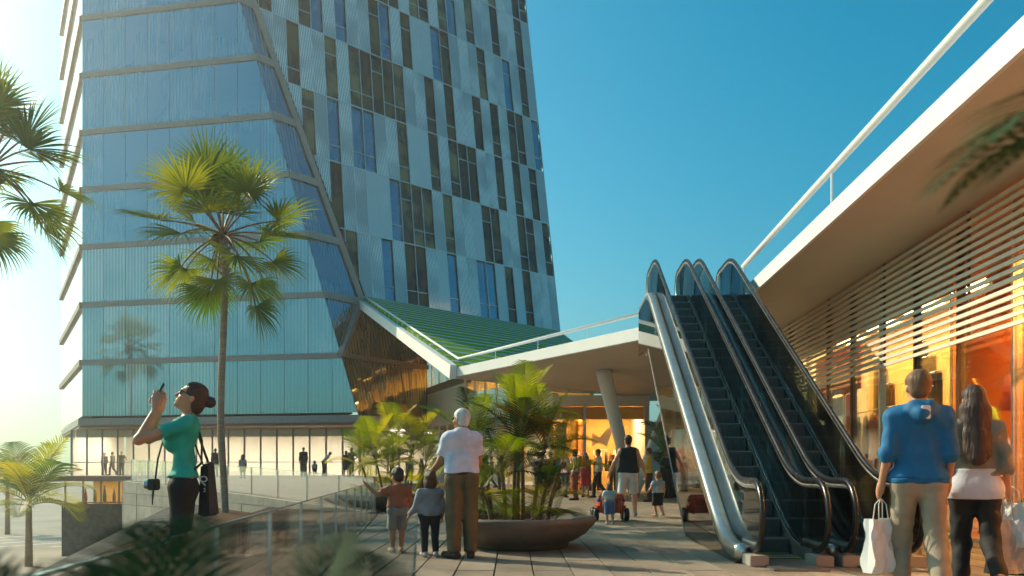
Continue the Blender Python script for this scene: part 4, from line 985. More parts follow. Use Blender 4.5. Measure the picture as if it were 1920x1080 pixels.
def person(label, loc, face, h=1.75, pose=None, skin_c=LIGHT, top=('tee', (.5, .5, .5)), bottom=('trousers', (.05, .05, .06)), shoes=(.03, .025, .02), hair=('short', (.05, .03, .02)),
           vox=.018, child=False, lean=0, head=(0, 0), fem=False, belly=0.0, hands=None, group=None, glasses=False, foot=(0, 0), bulk=1.0, wob=.006, footpitch=(0, 0)):
    """pose overrides joints (1.75 m space, x right, y forward, z up)"""
    S = h / 1.75; Jn = {k: A3(*v) for k, v in (CHILD if child else ADULT).items()}
    if fem:
        for k_ in ('sL', 'sR'): Jn[k_][0] *= .88
        for k_ in ('eL', 'eR', 'wL', 'wR'): Jn[k_][0] *= .93
    ln = rotm(0, -R(lean)); upper = ('chest', 'neck', 'sL', 'sR', 'eL', 'eR', 'wL', 'wR')
    for k_ in upper: Jn[k_] = Jn['pel'] + ln @ (Jn[k_] - Jn['pel'])
    for k_, v in (pose or {}).items(): Jn[k_] = A3(*v)
    th = (1.22 if child else 1.0) * bulk; hs_ = 1.40 if child else 1.0
    Hm = rotm(R(head[0]), R(head[1])) @ ln
    hc = Jn['neck'] + ln @ A3(0, .015, .03) + Hm @ A3(0, .02, .125 * hs_)
    def H(x, y, z): return hc + Hm @ (A3(x, y, z) * hs_)
    tors = np.diag([1, 1.42, 1.0]); 
    def torso(F_, g, z_lo=-.0):
        p, c = Jn['pel'], Jn['chest']; u = (c - p) / np.linalg.norm(c - p); xw = .058 * th
        hipw = .075 if fem else .062
        F_.cap(Jn['hL'] + A3(0, 0, .03), Jn['hR'] + A3(0, 0, .03), (.106 if not fem else .112) * th + g, (.106 if not fem else .112) * th + g, .05, np.diag([1, 1.03 if g > 0 else 1.12, 1]))
        for s in (-1, 1):
            wm = .045 if fem else .058
            F_.cap(p + A3(s * xw, 0, .02), p + u * .16 + A3(s * wm, 0, 0), .098 * th + g + belly * .2, (.082 if fem else .096) * th + g + belly, .06, tors)
            F_.cap(p + u * .16 + A3(s * wm, belly * .5, 0), c + A3(s * .066, 0, .02), (.082 if fem else .096) * th + g + belly, (.092 if fem else .099) * th + g, .06, tors)
            if fem: F_.ell(c + ln @ A3(s * .065, .085, -.02), (.06 + g, .055 + g, .06 + g), None, .04)
        F_.cap(Jn['sL'] * .82 + Jn['sR'] * .18 - A3(0, 0, .03), Jn['sR'] * .82 + Jn['sL'] * .18 - A3(0, 0, .03), .075 * th + g, .075 * th + g, .06)
        F_.cap(Jn['sL'], Jn['sR'], .058 * th + g, .058 * th + g, .05)
        nb = Jn['neck'] - A3(0, 0, .03)
        for s in ('sL', 'sR'): F_.cap(nb * .8 + Jn[s] * .2, Jn[s] * .8 + nb * .2, .052 * th + g, .05 * th + g, .05)
    def limb(F_, a, b, ra, rb__, g=0, flat=False, k=.03): F_.cap(a, b, ra * th + g, rb__ * th + g, k, None, flat)
    body = Field(); torso(body, 0)
    body.cap(Jn['neck'] - ln @ A3(0, 0, .05), hc - Hm @ A3(0, .02, .05) * hs_, .058 * (.88 if fem else 1) * (1.1 if child else 1), .052 * (.88 if fem else 1) * (1.1 if child else 1), .03)
    for s in 'LR':
        limb(body, Jn['s' + s], Jn['e' + s], .053 * (.85 if fem else 1), .041 * (.88 if fem else 1)); limb(body, Jn['e' + s], Jn['w' + s], .042 * (.88 if fem else 1), .027)
        lf = .84 if bottom[0] in ('trousers', 'skirt') else 1.0
        limb(body, Jn['h' + s], Jn['k' + s], .086 * lf, .056 * lf); limb(body, Jn['k' + s], Jn['a' + s], .055 * lf, .038 * lf)
        body.cap(Jn['k' + s] * .84 + Jn['a' + s] * .16 - A3(0, .010, 0), Jn['k' + s] * .5 + Jn['a' + s] * .5 - A3(0, .010, 0), .050 * th * lf, .046 * th * lf, .03)
        sg = -1 if s == 'L' else 1
        fy = R(foot[0] if s == 'L' else foot[1]); fp = R(footpitch[0] if s == 'L' else footpitch[1]); Fm = rotm(-sg * R(8) + fy, fp)
        toe = Jn['a' + s] + Fm @ A3(0, .175 * (1.0 if not child else 1.05), -.052); heel = Jn['a' + s] + Fm @ A3(0, -.045, -.045)
        body.cap(heel, toe, .036, .030, .03); body.cap(Jn['a' + s], toe * .6 + heel * .4, .04, .034, .03)
        # hand
        w = Jn['w' + s]; fdir = (w - Jn['e' + s]); fdir /= np.linalg.norm(fdir) + 1e-9
        hd = (hands or {}).get(s)
        if hd is None:
            ref = A3(0, 1, 0) if abs(fdir[1]) < .8 else A3(0, 0, -1)
            cur = fdir * .95 + A3(0, .28, 0) * (1 if fdir[2] < -.3 else 0); cur /= np.linalg.norm(cur)
            spread = ref - cur * (ref @ cur); spread /= np.linalg.norm(spread); palmn = np.cross(cur, spread)
            curl = .55; hd = dict(dir=cur, spread=spread, inward=palmn * (1 if palmn[0] * -sg > 0 else -1), curl=curl)
        dr, sp, inw, cu = (np.array(hd['dir'], float), np.array(hd['spread'], float), np.array(hd['inward'], float), hd['curl'])
        hsx = .92 if not child else 1.0
        body.cap(w, w + dr * .05 * hsx, .027, .026, .02)
        for q in (-1, 0, 1): body.cap(w + dr * .03 * hsx + sp * q * .012, w + dr * .092 * hsx + sp * q * .027, .017, .016, .02)
        fr_ = max(.0085, vox * .52)
        for q, ln_ in ((1.5, .072), (.5, .080), (-.5, .074), (-1.5, .058)):
            b0 = w + dr * .09 * hsx + sp * q * .019; d1 = dr * math.cos(cu * .6) + inw * math.sin(cu * .6); d2 = dr * math.cos(cu * 1.6) + inw * math.sin(cu * 1.6)
            m1 = b0 + d1 * ln_ * .5; body.cap(b0, m1, fr_ * 1.05, fr_, .004); body.cap(m1, m1 + d2 * ln_ * .5, fr_, fr_ * .85, .004)
        t0 = w + dr * .03 + sp * .022; t1 = t0 + (dr * .55 + sp * .6 + inw * .45) * .048; body.cap(t0, t1, fr_ * 1.35, fr_ * 1.15, .008); body.cap(t1, t1 + (dr * .9 + inw * .4) * .034, fr_ * 1.1, fr_ * .9, .004)
    # head
    body.ell(H(0, -.008, .035), (.076 * hs_, .094 * hs_, .088 * hs_), Hm, .03); body.ell(H(0, .022, -.035), (.060 * hs_, .070 * hs_, .082 * hs_), Hm, .035)
    if vox < .022:
        body.ell(H(0, .072, -.092), (.026 * hs_, .022 * hs_, .02 * hs_), Hm, .025); body.cap(H(0, .086, .012), H(0, .108, -.026), .008 * hs_, .013 * hs_, .012)
        body.ell(H(0, .078, .03), (.05 * hs_, .018 * hs_, .012 * hs_), Hm, .02); body.ell(H(0, .088, -.060), (.022 * hs_, .012 * hs_, .009 * hs_), Hm, .008)
        for sg in (-1, 1): body.ell(H(sg * .076, -.012, -.008), (.010 * hs_, .020 * hs_, .032 * hs_), Hm, .008); body.ell(H(sg * .045, .06, -.035), (.022 * hs_, .02 * hs_, .02 * hs_), Hm, .03)
    o = bpy.data.objects.new("person", net_mesh("person_body", body, vox / S if S > .8 else vox, skin(skin_c))); col.objects.link(o)
    o.location = loc; o.rotation_euler = (0, 0, R(face)); o.scale = (S, S, S); tag(o, label, "person", group)
    def part(name, fld, c, vv=None, **kw):
        m_ = c if isinstance(c, bpy.types.Material) else plain("%.3f_%.3f_%.3f" % tuple(c), c)
        me = net_mesh(name, fld, (vv or vox), m_, **kw); return link(name, me, o, True)
    # trousers, shorts or skirt
    bt, bc = bottom[0], bottom[1]
    F_ = Field(); gi = .013
    F_.cap(Jn['hL'] + A3(0, 0, .0), Jn['hR'] + A3(0, 0, .0), (.104 if not fem else .110) * th + gi, (.104 if not fem else .110) * th + gi, .05, np.diag([1, 1.10, 1]))
    up_ = (Jn['chest'] - Jn['pel']); up_ /= np.linalg.norm(up_)
    for s in (-1, 1): F_.cap(Jn['pel'] + A3(s * .058 * th, 0, 0), Jn['pel'] + up_ * .11 + A3(s * .055 * th, 0, 0), .10 * th + gi + belly * .2, .094 * th + gi + belly, .05, tors)
    for s in 'LR':
        hp_, kn, an = Jn['h' + s], Jn['k' + s], Jn['a' + s]
        if bt == 'trousers':
            wd = bottom[2] if len(bottom) > 2 else 1.0
            F_.cap(hp_, kn, .092 * th + gi, .066 * th * wd + gi, .04); F_.cap(kn, an + (an - kn) * .02, .066 * th * wd + gi, .052 * th * wd + gi, .03, None, True)
        elif bt == 'shorts':
            ext = bottom[2] if len(bottom) > 2 else .95; e2 = hp_ + (kn - hp_) * ext; F_.cap(hp_, e2, .088 * th + gi * .7, .076 * th + gi, .015, None, True)
        elif bt == 'skirt':
            e2 = hp_ * .3 + kn * .7; F_.cap(hp_, kn * .9 + an * .1, .10 * th + gi, .10 * th + gi, .09, None, True)
    part("trousers" if bt == 'trousers' else bt, F_, bc, wob=wob * .6, seed=len(label), cuts=[(Jn['pel'] + up_ * .125, up_)])
    # top
    tt, tcx = top[0], top[1]; F_ = Field(); gt = .018 if tt in ('tee', 'vest') else .022
    torso(F_, gt); hem = top[2] if len(top) > 2 else .02
    cuts = [(Jn['pel'] + up_ * hem, -up_)]
    nbk = Jn['neck'] + ln @ A3(0, -.04, .045 if child else .028); cuts.append((nbk, ln @ (A3(0, .40, 1) / np.linalg.norm(A3(0, .40, 1)))))
    for s in 'LR':
        sh, el, wr = Jn['s' + s], Jn['e' + s], Jn['w' + s]; fsc = .85 if fem else 1
        if tt in ('tee', 'polo'):
            slv = top[3] if len(top) > 3 else .62; F_.cap(sh, sh + (el - sh) * slv, .056 * th * fsc + gt * .6, .057 * th * fsc + gt * .9, .04, None, True)
        elif tt in ('long', 'hoodie', 'jacket'):
            F_.cap(sh, el, .060 * th * fsc + gt * .7, .048 * th * fsc + gt * .8, .04); ext = top[3] if len(top) > 3 else .97; F_.cap(el, el + (wr - el) * ext, .050 * th * fsc + gt * .7, .036 * th * fsc + gt * .6, .03, None, True)
    if tt == 'hoodie':
        F_.cap(Jn['neck'] + A3(-.05, -.05, .0), Jn['neck'] + A3(.05, -.05, .0), .058, .058, .04); F_.cap(Jn['neck'] + A3(-.07, .03, .0), Jn['neck'] + A3(0, -.10, -.05), .04, .05, .04); F_.cap(Jn['neck'] + A3(.07, .03, .0), Jn['neck'] + A3(0, -.10, -.05), .04, .05, .04)
        cuts = cuts[:1]
    if tt == 'polo': F_.cap(Jn['neck'] + A3(-.03, -.02, .0), Jn['neck'] + A3(.03, -.02, .0), .068, .068, .02); cuts = cuts[:1] + [(Jn['neck'] + A3(0, -.03, .05), A3(0, .35, .93))]
    if tt == 'vest':
        sub = [(Jn['s' + s] + A3((-.045 if s == 'L' else .045), 0, -.005), A3(.058, .12, .095), None) for s in 'LR']
    else: sub = None
    part({'tee': 'tee_shirt', 'polo': 'polo_shirt', 'vest': 'vest', 'long': 'sweater', 'hoodie': 'hoodie', 'jacket': 'jacket'}[tt], F_, tcx, wob=wob, seed=len(label) + 1, cuts=cuts, sub=sub)
    if tt in ('hoodie', 'long') and vox < .016:
        F_ = Field(); torso(F_, gt - .002); part("hem_band", F_, tuple(x * .85 for x in tcx), cuts=[(Jn['pel'] + up_ * (hem - .035), -up_), (Jn['pel'] + up_ * (hem + .01), up_)])
    # shoes
    if shoes is not None:
        for s in 'LR':
            F_ = Field(); sg = -1 if s == 'L' else 1; fy = R(foot[0] if s == 'L' else foot[1]); fp = R(footpitch[0] if s == 'L' else footpitch[1]); Fm = rotm(-sg * R(8) + fy, fp)
            toe = Jn['a' + s] + Fm @ A3(0, .18, -.047); heel = Jn['a' + s] + Fm @ A3(0, -.05, -.042)
            F_.cap(heel, toe, .044, .040, .03); F_.cap(Jn['a' + s], toe * .55 + heel * .45, .047, .042, .03); F_.cap(Jn['a' + s] + A3(0, 0, .0), heel, .044, .044, .02)
            mn = Jn['a' + s] + Fm @ A3(0, 0, -.083); part("shoe", F_, shoes, cuts=[(mn, Fm @ A3(0, 0, -1)), (Jn['a' + s] + A3(0, 0, .035), A3(0, 0, 1))])
    # hair
    hst, hcol = hair[0], hair_mat(hair[1]); F_ = Field(); k = hs_
    F_.ell(H(0, -.016, .045), (.086 * k, .102 * k, .092 * k), Hm, .02); sub = [(H(0, .112, -.005), A3(.090, .090, .110) * k, Hm)]
    if hst in ('short', 'buzz'): F_.ell(H(0, -.05, -.015), (.072 * k, .062 * k, .075 * k), Hm, .03); sub.append((H(0, .02, -.12), A3(.12, .085, .075) * k, Hm))
    if hst == 'bob':
        for sg in (-1, 1): F_.ell(H(sg * .055, -.02, -.05), (.038 * k, .07 * k, .085 * k), Hm, .03)
        F_.ell(H(0, -.06, -.05), (.078 * k, .05 * k, .085 * k), Hm, .03)
    if hst == 'long':
        F_.ell(H(0, -.07, -.05), (.085 * k, .055 * k, .13 * k), Hm, .04); F_.cap(H(0, -.075, -.08), hc + A3(.0, -.155, -.44), .098, .07, .05, np.diag([1, 1.4, 1])); F_.cap(H(-.06, -.05, -.06), hc + A3(-.07, -.14, -.40), .05, .03, .04); F_.cap(H(.06, -.05, -.06), hc + A3(.07, -.14, -.42), .05, .03, .04)
    if hst == 'bun':
        F_.ell(H(0, -.065, -.035), (.068 * k, .055 * k, .075 * k), Hm, .03); F_.ell(H(0, -.135, .035), (.042, .045, .042), Hm, .015); F_.cap(H(.01, -.12, .06), H(.02, -.155, .082), .014, .006, .012); F_.cap(H(0, -.10, .03), H(0, -.13, .035), .035, .035, .02)
        sub.append((H(0, .03, -.115), A3(.12, .085, .08) * k, Hm))
    part("hair", F_, hcol, vv=min(vox, .014) if vox < .02 else vox, wob=.004, seed=3, sub=sub)
    if glasses:
        m = MB(); 
        for sg in (-1, 1):
            c_ = H(sg * .032, .088, .010); m.box(c_, (.046 * k, .006, .036 * k), rot=Matrix(Hm.tolist())); m.bar(V(H(sg * .058, .086, .020)), V(H(sg * .078, .0, .014)), .004, .006)
        m.bar(V(H(-.02, .092, .018)), V(H(.02, .092, .018)), .004, .005); me = m.mesh("sunglasses", plain("tortoise", (.07, .018, .008), .15, bump=0), bevel=.002); link("sunglasses", me, o, True)
    elif vox < .016:
        m = MB()
        for sg in (-1, 1): m.lathe([(.002, -.011), (.010, -.006), (.012, 0), (.010, .006), (.002, .011)], 10, H(sg * .032, .076, .006))
        link("eyes", m.mesh("eyes", M['black'], smooth=True), o, True)
    o["_J"] = 0; del o["_J"]
    Jw = {k_: V(v) for k_, v in Jn.items()}; Jw['head'] = V(hc); Jw['Hm'] = Hm
    return o, Jw
def w_of(o, p): return basis(o) @ V(p)
def shopping_bag(label, top_pt, wdt, hgt, dep, rz, mt, slant=.0, drop=.16):
    """paper bag hanging from its handles at top_pt"""
    root = thing("shopping_bag", label, "bag", V(top_pt) - V((0, 0, hgt + drop)), rz, "carrier bags in the shoppers' hands")
    m = MB(); w0, w1 = wdt * (1 + slant) / 2, wdt / 2; d = dep / 2; n = 40; L = 12; rs = random.Random(len(label)); ph_ = [rs.uniform(0, 6) for _ in range(6)]
    def ring(f, inset):                                  # crumpled rounded-rectangle section at height f
        out = []; w = w0 + (w1 - w0) * f; dd = d * (1 - .55 * f ** 1.5)
        for k in range(n):
            t = 2 * math.pi * k / n; cx, sx = math.cos(t), math.sin(t); q = max(abs(cx), abs(sx)); x, y = cx / q, sx / q
            bul = .010 * math.sin(3.1 * f * 3 + x * 4 + ph_[0]) + .007 * math.sin(9 * f + x * 9 + ph_[1]) + .005 * math.sin(17 * f - x * 7 + ph_[2])
            fold_ = .35 * dd * f * (1 - abs(y)) if abs(x) > .99 else 0
            out.append(V((x * (w - inset) - math.copysign(fold_, x), y * (dd - inset) + bul * (1 if abs(y) > .9 else .3) * (1 if y > 0 else -1), f * hgt + (.006 * math.sin(5 * x + ph_[3]) if f > .95 else 0))))
        return out
    vs = []; fs = []
    for i in range(L + 1): vs += ring(i / L, 0)
    for i in range(L + 1): vs += ring(1 - i / L * .9, .004)
    R2 = 2 * (L + 1)
    for i in range(R2 - 1):
        for k in range(n): fs.append((i * n + k, i * n + (k + 1) % n, (i + 1) * n + (k + 1) % n, (i + 1) * n + k))
    fs.append(tuple(range(n - 1, -1, -1))); fs.append(tuple((R2 - 1) * n + k for k in range(n)))
    m.add(vs, fs)
    m.build("bag_body", mt, root, local=True)
    for s in (-1, 1):
        h = MB(); h.tube([V((-w1 * .4, s * d * .5, hgt - .02)), V((-w1 * .3, s * d * .3, hgt + drop * .7)), V((0, 0, hgt + drop)), V((w1 * .3, s * d * .3, hgt + drop * .7)), V((w1 * .4, s * d * .5, hgt - .02))], .004, 5); h.build("bag_handle", mt, root, local=True, smooth=True)
    return root

# --- woman photographing (side view, facing left, looking up)
WL = V((-2.52, 6.3, -.002))
wo_h = dict(L=dict(dir=A3(.0, -.10, .99), spread=A3(.0, .99, .10), inward=A3(1, 0, 0), curl=.5), R=dict(dir=A3(.0, -.10, .99), spread=A3(0, .99, .10), inward=A3(-1, 0, 0), curl=.5))
wom, wj = person("woman in turquoise tee shirt and black trousers holding up a phone", WL, 108, 1.72,
    pose=dict(eL=(-.20, .30, 1.29), wL=(-.085, .19, 1.53), eR=(.17, .27, 1.31), wR=(.065, .175, 1.54), kL=(-.09, .03, .50), aL=(-.10, -.02, .085)),
    skin_c=LIGHT, top=('tee', (.010, .42, .31), .05, .52), bottom=('trousers', (.006, .006, .007), .85), hair=('bun', (.055, .025, .012)), vox=.0075, bulk=.93, fem=True, head=(0, 24), glasses=True, hands=wo_h, shoes=(.02, .02, .02), lean=-2, wob=.006)
ph = MB(); pc = w_of(wom, (0, .155, 1.70)); Rz = Matrix.Rotation(R(90), 3, 'Z')
ph.box((0, 0, 0), (.15, .012, .075)); pho = ph.build("phone", M['black'], bevel=.003); pho.location = pc; pho.rotation_euler = (R(24), 0, R(112)); tag(pho, "thin dark phone held up in the woman's hands", "phone")
cmr = thing("camera", "small dark camera hanging at the woman's hip on its strap", "camera", w_of(wom, (-.14, .20, .955)), R(90))
m = MB(); m.box((0, 0, .0), (.11, .055, .085)); m.build("body", M['black'], cmr, local=True, bevel=.008)
m = MB(); m.lathe([(.02, 0), (.032, 0), (.032, .035), (.026, .04), (.02, .04)], 16); o = m.build("lens", M['steel'], cmr, local=True); o.rotation_euler = (R(-90), 0, 0); o.location = (0, .027, 0)
m = MB(); m.tube([V((.05, .02, .0)), V((.06, .03, -.08)), V((.055, .035, -.15)), V((.045, .03, -.08)), V((.05, .02, 0))], .005, 5); m.build("wrist_strap", M['black'], cmr, local=True)
m = MB()
sp_ = [(-.13, .19, .995), (-.10, .175, 1.15), (-.06, .135, 1.32), (-.02, .08, 1.445), (.04, .0, 1.50), (.04, -.09, 1.45), (0, -.135, 1.30), (-.06, -.135, 1.12), (-.12, -.02, 1.0)]
m.tube([w_of(wom, p) for p in sp_], .007, 6, sq=(1, 1.6)); m.build("strap", M['black'], cmr, smooth=True)
tb = thing("tote_bag", "black tote bag with small white emblem behind the woman's back", "bag", w_of(wom, (.06, -.17, .70)), R(90))
m = MB(); m.hexa([V((-.12, -.06, 0)), V((.11, -.06, 0)), V((.11, .04, .02)), V((-.12, .03, 0)), V((-.09, -.03, .40)), V((.08, -.03, .43)), V((.08, .02, .42)), V((-.09, .02, .40))]); m.build("bag_body", plain("blackbag", (.008, .008, .009)), tb, local=True, bevel=.015)
m = MB(); m.tube([V((-.06, 0, .38)), V((-.05, .1, .62)), V((-.02, .14, .70)), V((.03, .08, .64)), V((.06, 0, .38))], .012, 6, sq=(1, .4)); m.build("bag_handle", M['black'], tb, local=True, smooth=True)
em = MB(); ring = [V((-.112, -.015 + .026 * math.cos(a), .290 + .020 * math.sin(a))) for a in [2 * math.pi * i / 14 for i in range(14)]]
em.tube(ring, .0045, 5, closed=True); em.tube([V((-.108, .02, .30)), V((-.112, .005, .275)), V((-.114, -.015, .255)), V((-.116, -.03, .24))], .006, 5); em.box((-.118, -.025, .215), (.006, .010, .012)); em.box((-.119, -.025, .195), (.006, .010, .010))
em.build("emblem", M['paper'], tb, local=True)

# loose strands over the pulled-back hair
m = MB(); rs = random.Random(5); hc_ = wj['head']; Hm_ = Matrix(wj['Hm'].tolist())
def hp3(x, y, z): return w_of(wom, hc_ + Hm_ @ V((x, y, z)))
for i in range(170):
    az = rs.uniform(-1.15, 1.15); st_ = rs.uniform(.0, .16); pts = []
    for k in range(8):
        f = k / 7; el = .62 + st_ + f * (1.75 - st_); y = -.016 + .102 * math.cos(el) * (1 if el < 1.57 else 1.04); z = .045 + .0905 * math.sin(el) * math.cos(az * (1 - .75 * f)); x = .0855 * math.sin(az * (1 - .75 * f)) * (.55 + .45 * math.sin(el))
        pts.append(hp3(x, y, z + rs.uniform(-.0025, .0035)))
    m.tube(pts, [.0008] + [.0018] * 6 + [.0008], 4, cap=False)
for i in range(40):
    u1 = V((rs.gauss(0, 1), rs.gauss(0, 1), rs.gauss(0, 1))).normalized(); u2 = u1.orthogonal().normalized(); a0 = rs.uniform(0, 6.28)
    pts = [hp3(*(V((0, -.135, .035)) + (u1 * math.cos(a0 + k * .35) + u2 * math.sin(a0 + k * .35)) * .0455)) for k in range(7)]; m.tube(pts, .0016, 4, cap=False)
for i in range(10):
    x0 = rs.choice((-1, 1)) * rs.uniform(.05, .07); m.tube([hp3(x0, -.03, -.03), hp3(x0 * 1.0, -.04, -.07), hp3(x0 * .95, -.055 + rs.uniform(-.02, .02), -.115)], .0016, 4, cap=False)
m.build("hair_strands", hair_mat((.075, .034, .016)), wom)

# --- grandfather and the two children (backs to us)
OM = gnd(866, 1046)
om, oj = person("old man in white polo shirt and khaki trousers with one hand on the grey child", OM, 12, 1.76, pose=dict(eL=(-.25, .07, 1.14), wL=(-.36, .24, .985), aL=(-.10, -.06, .085), kL=(-.10, .0, .5), eR=(.205, .03, 1.14), wR=(.18, .14, .91)),
    skin_c=TAN, top=('polo', (.62, .66, .78), .04, .75), bottom=('trousers', (.125, .085, .035), 1.35), shoes=(.05, .03, .015), hair=('short', (.62, .60, .56)), vox=.0105, head=(38, 3), glasses=True, belly=.02, bulk=.94, wob=.006, foot=(25, 0))
b = MB(); b.tube([w_of(om, (.180 * math.cos(a), .100 * math.sin(a) + .005, .995)) for a in [2 * math.pi * i / 28 for i in range(28)]], .016, 6, closed=True, sq=(1.3, .5), up=V((0, 0, 1))); b.build("belt", plain("belt", (.03, .015, .008)), om)
b = MB(); wc = oj['wL'].lerp(oj['eL'], .10); dv = (oj['wL'] - oj['eL']).normalized(); b.tube([w_of(om, wc - dv * .014), w_of(om, wc + dv * .014)], .036, 14); b.build("wrist_watch", M['black'], om)
b = MB(); b.box(w_of(om, (.085, -.128, .90)), (.13, .012, .13), rot=Matrix.Rotation(R(12), 3, 'Z')); b.build("back_pocket", plain("pocket", (.11, .075, .03)), om, bevel=.004)
bo, bj = person("small boy in striped rust tee shirt pointing left beside the balustrade", gnd(747, 1036), 22, 1.10, child=True,
    pose=dict(eL=(-.42, .10, 1.17), wL=(-.60, .18, 1.36), eR=(.27, .08, 1.03), wR=(.23, .20, .86), kL=(-.13, .02, .46), aL=(-.12, -.02, .10), kR=(.07, .03, .46), aR=(.06, .02, .10)),
    skin_c=TAN, top=('tee', (.30, .095, .045), .03, .6), bottom=('shorts', (.22, .20, .17), .98), shoes=(.45, .38, .26), hair=('short', (.022, .013, .009)), vox=.014, head=(20, 0), lean=4, wob=.008)
gi_, gj = person("small child in grey sweater and black leggings under the old man's hand", gnd(806, 1044), 20, 1.06, child=True,
    pose=dict(eL=(-.27, .02, 1.0), wL=(-.37, .12, .83), eR=(.26, .02, 1.0), wR=(.27, .06, .80)),
    skin_c=TAN, top=('long', (.23, .235, .26), -.03), bottom=('trousers', (.010, .010, .014), .82), shoes=(.55, .42, .42), hair=('bob', (.09, .035, .015)), vox=.014, head=(10, 6), wob=.008)
for s in 'LR':
    b = MB(); p = gj['a' + s]; b.tube([w_of(gi_, p + V((-.05, .06, -.02))), w_of(gi_, p + V((0, .10, .0))), w_of(gi_, p + V((.05, .06, -.02)))], .008, 5); b.tube([w_of(gi_, p + V((-.052, .0, -.03))), w_of(gi_, p + V((0, -.055, -.02))), w_of(gi_, p + V((.052, .0, -.03)))], .007, 5)
    b.build("shoe_stripe", plain("pinkstripe", (.55, .03, .08)), gi_)

# --- walkers on the right
HG, hj = person("young man in blue hoodie and beige trousers walking away carrying a white bag", V((3.02, 6.1, 0)), -16, 1.78,
    pose=dict(eL=(-.215, -.05, 1.14), wL=(-.25, .02, .91), eR=(.21, -.03, 1.15), wR=(.21, .09, .92), kL=(-.10, .12, .50), aL=(-.10, .08, .09), kR=(.11, -.02, .50), aR=(.11, -.26, .14)),
    bulk=.86, skin_c=LIGHT, top=('hoodie', (.005, .13, .30), .0, .22), bottom=('trousers', (.34, .27, .19), 1.12), shoes=(.4, .38, .36), hair=('short', (.16, .085, .04)), vox=.0115, wob=.006, footpitch=(0, -25))
b = MB(); b.box(w_of(HG, (.02, -.152, 1.44)), (.065, .02, .10), rot=Matrix.Rotation(R(-4), 3, 'Z')); b.build("hood_tab", M['paper'], HG, bevel=.006)
shopping_bag("white paper bag in the left hand of the blue hoodie walker", w_of(HG, hj['wL'] + V((0, .02, -.09))), .27, .40, .11, R(28), M['paper'], .10)
LW, lj = person("long haired woman in olive jacket and white top walking away", V((3.50, 6.22, 0)), -20, 1.68,
    pose=dict(eR=(.215, -.02, 1.14), wR=(.25, .10, .94), eL=(-.205, .0, 1.14), wL=(-.19, .10, .92), kR=(.10, -.08, .52), aR=(.11, -.38, .28), kL=(-.08, .06, .50)),
    bulk=.90, skin_c=LIGHT, top=('jacket', (.26, .23, .17), .09), bottom=('trousers', (.008, .008, .009), .95), shoes=(.02, .02, .02), hair=('long', (.045, .02, .012)), vox=.0115, fem=True, wob=.009, footpitch=(0, -55))
Fs = Field(); Fs.cap(A3(-.048, .0, .88), A3(-.045, 0, 1.18), .132, .105, .05, np.diag([1, 1.22, 1])); Fs.cap(A3(.048, 0, .88), A3(.045, 0, 1.18), .132, .105, .05, np.diag([1, 1.22, 1]))
Fs.cap(A3(-.085, -.01, .93), A3(.085, -.01, .93), .125, .125, .05)
link("white_top", net_mesh("white_top", Fs, .013, plain("whitetop", (.62, .62, .66)), cuts=[(A3(0, 0, .86), A3(0, 0, -1)), (A3(0, 0, 1.10), A3(0, 0, 1))]), LW, True)
shopping_bag("white paper bag with slack sides on the long haired woman's right arm", w_of(LW, lj['wR'] + V((0.03, .02, .02))), .30, .34, .12, R(-40), M['paper'], .1, .12)
shopping_bag("lower cream carrier bag beside the long haired woman's legs", w_of(LW, lj['wR'] + V((-.02, -.03, -.06))), .26, .40, .10, R(10), plain("creambag", (.52, .46, .38)), .15, .18)
shopping_bag("black carrier bag behind the white bags of the long haired woman", w_of(LW, lj['wR'] + V((.10, .06, -.08))), .34, .30, .10, R(-25), plain("blackbag", (.008, .008, .009)), .1, .28)

# --- family with the pedal car
person("man in black sleeveless vest and white shorts seen from behind", gnd(1178, 969), -2, 1.80, pose=dict(eL=(-.30, .0, 1.16), wL=(-.40, .10, .93), eR=(.29, .0, 1.15), wR=(.36, .08, .92), hL=(-.10, 0, .93), hR=(.10, 0, .93), kL=(-.135, .02, .5), aL=(-.13, -.02, .085), kR=(.135, .06, .5), aR=(.13, -.12, .10)),
    skin_c=LIGHT, top=('vest', (.006, .016, .016), -.02), bottom=('shorts', (.62, .58, .52), 1.0), shoes=(.3, .3, .28), hair=('buzz', (.03, .018, .012)), vox=.0165, bulk=1.08)
person("toddler in blue denim dungarees pushing the red toy car", gnd(1143, 984), 4, .84, child=True, pose=dict(eL=(-.24, .16, 1.02), wL=(-.20, .34, .98), eR=(.24, .16, 1.02), wR=(.20, .34, .98), aR=(.10, -.14, .12)),
    skin_c=LIGHT, top=('tee', (.62, .60, .58), .12, .6), bottom=('shorts', (.10, .17, .28), 1.1), shoes=(.4, .34, .28), hair=('bob', (.20, .10, .04)), vox=.022)
person("boy in pale blue tee shirt and black shorts walking behind the vest man", gnd(1234, 969), 25, 1.04, child=True, pose=dict(eL=(-.30, .05, 1.04), wL=(-.42, .10, .90), kL=(-.11, .08, .46), aR=(.11, -.16, .13)),
    skin_c=LIGHT, top=('tee', (.32, .44, .52), .02, .6), bottom=('shorts', (.012, .012, .014), 1.1), shoes=(.35, .25, .18), hair=('short', (.22, .13, .06)), vox=.022)
pcx = gnd(1145, 978); car = thing("toy_car", "red plastic ride on toy car with black wheels pushed by the toddler", "toy car", pcx + V((.02, .35, 0)), R(2))
redp = pbr("red_plastic", (.55, .075, .035), .3, var=.06)
m = MB(); m.box((0, 0, .27), (.58, .62, .20)); m.build("car_body", redp, car, local=True, bevel=.05)
m = MB(); m.prism([V((-.25, -.28, .37)), V((-.25, .05, .37)), V((-.25, -.02, .52)), V((-.25, -.24, .55))], V((.50, 0, 0))); m.build("seat_back", redp, car, local=True, bevel=.03)
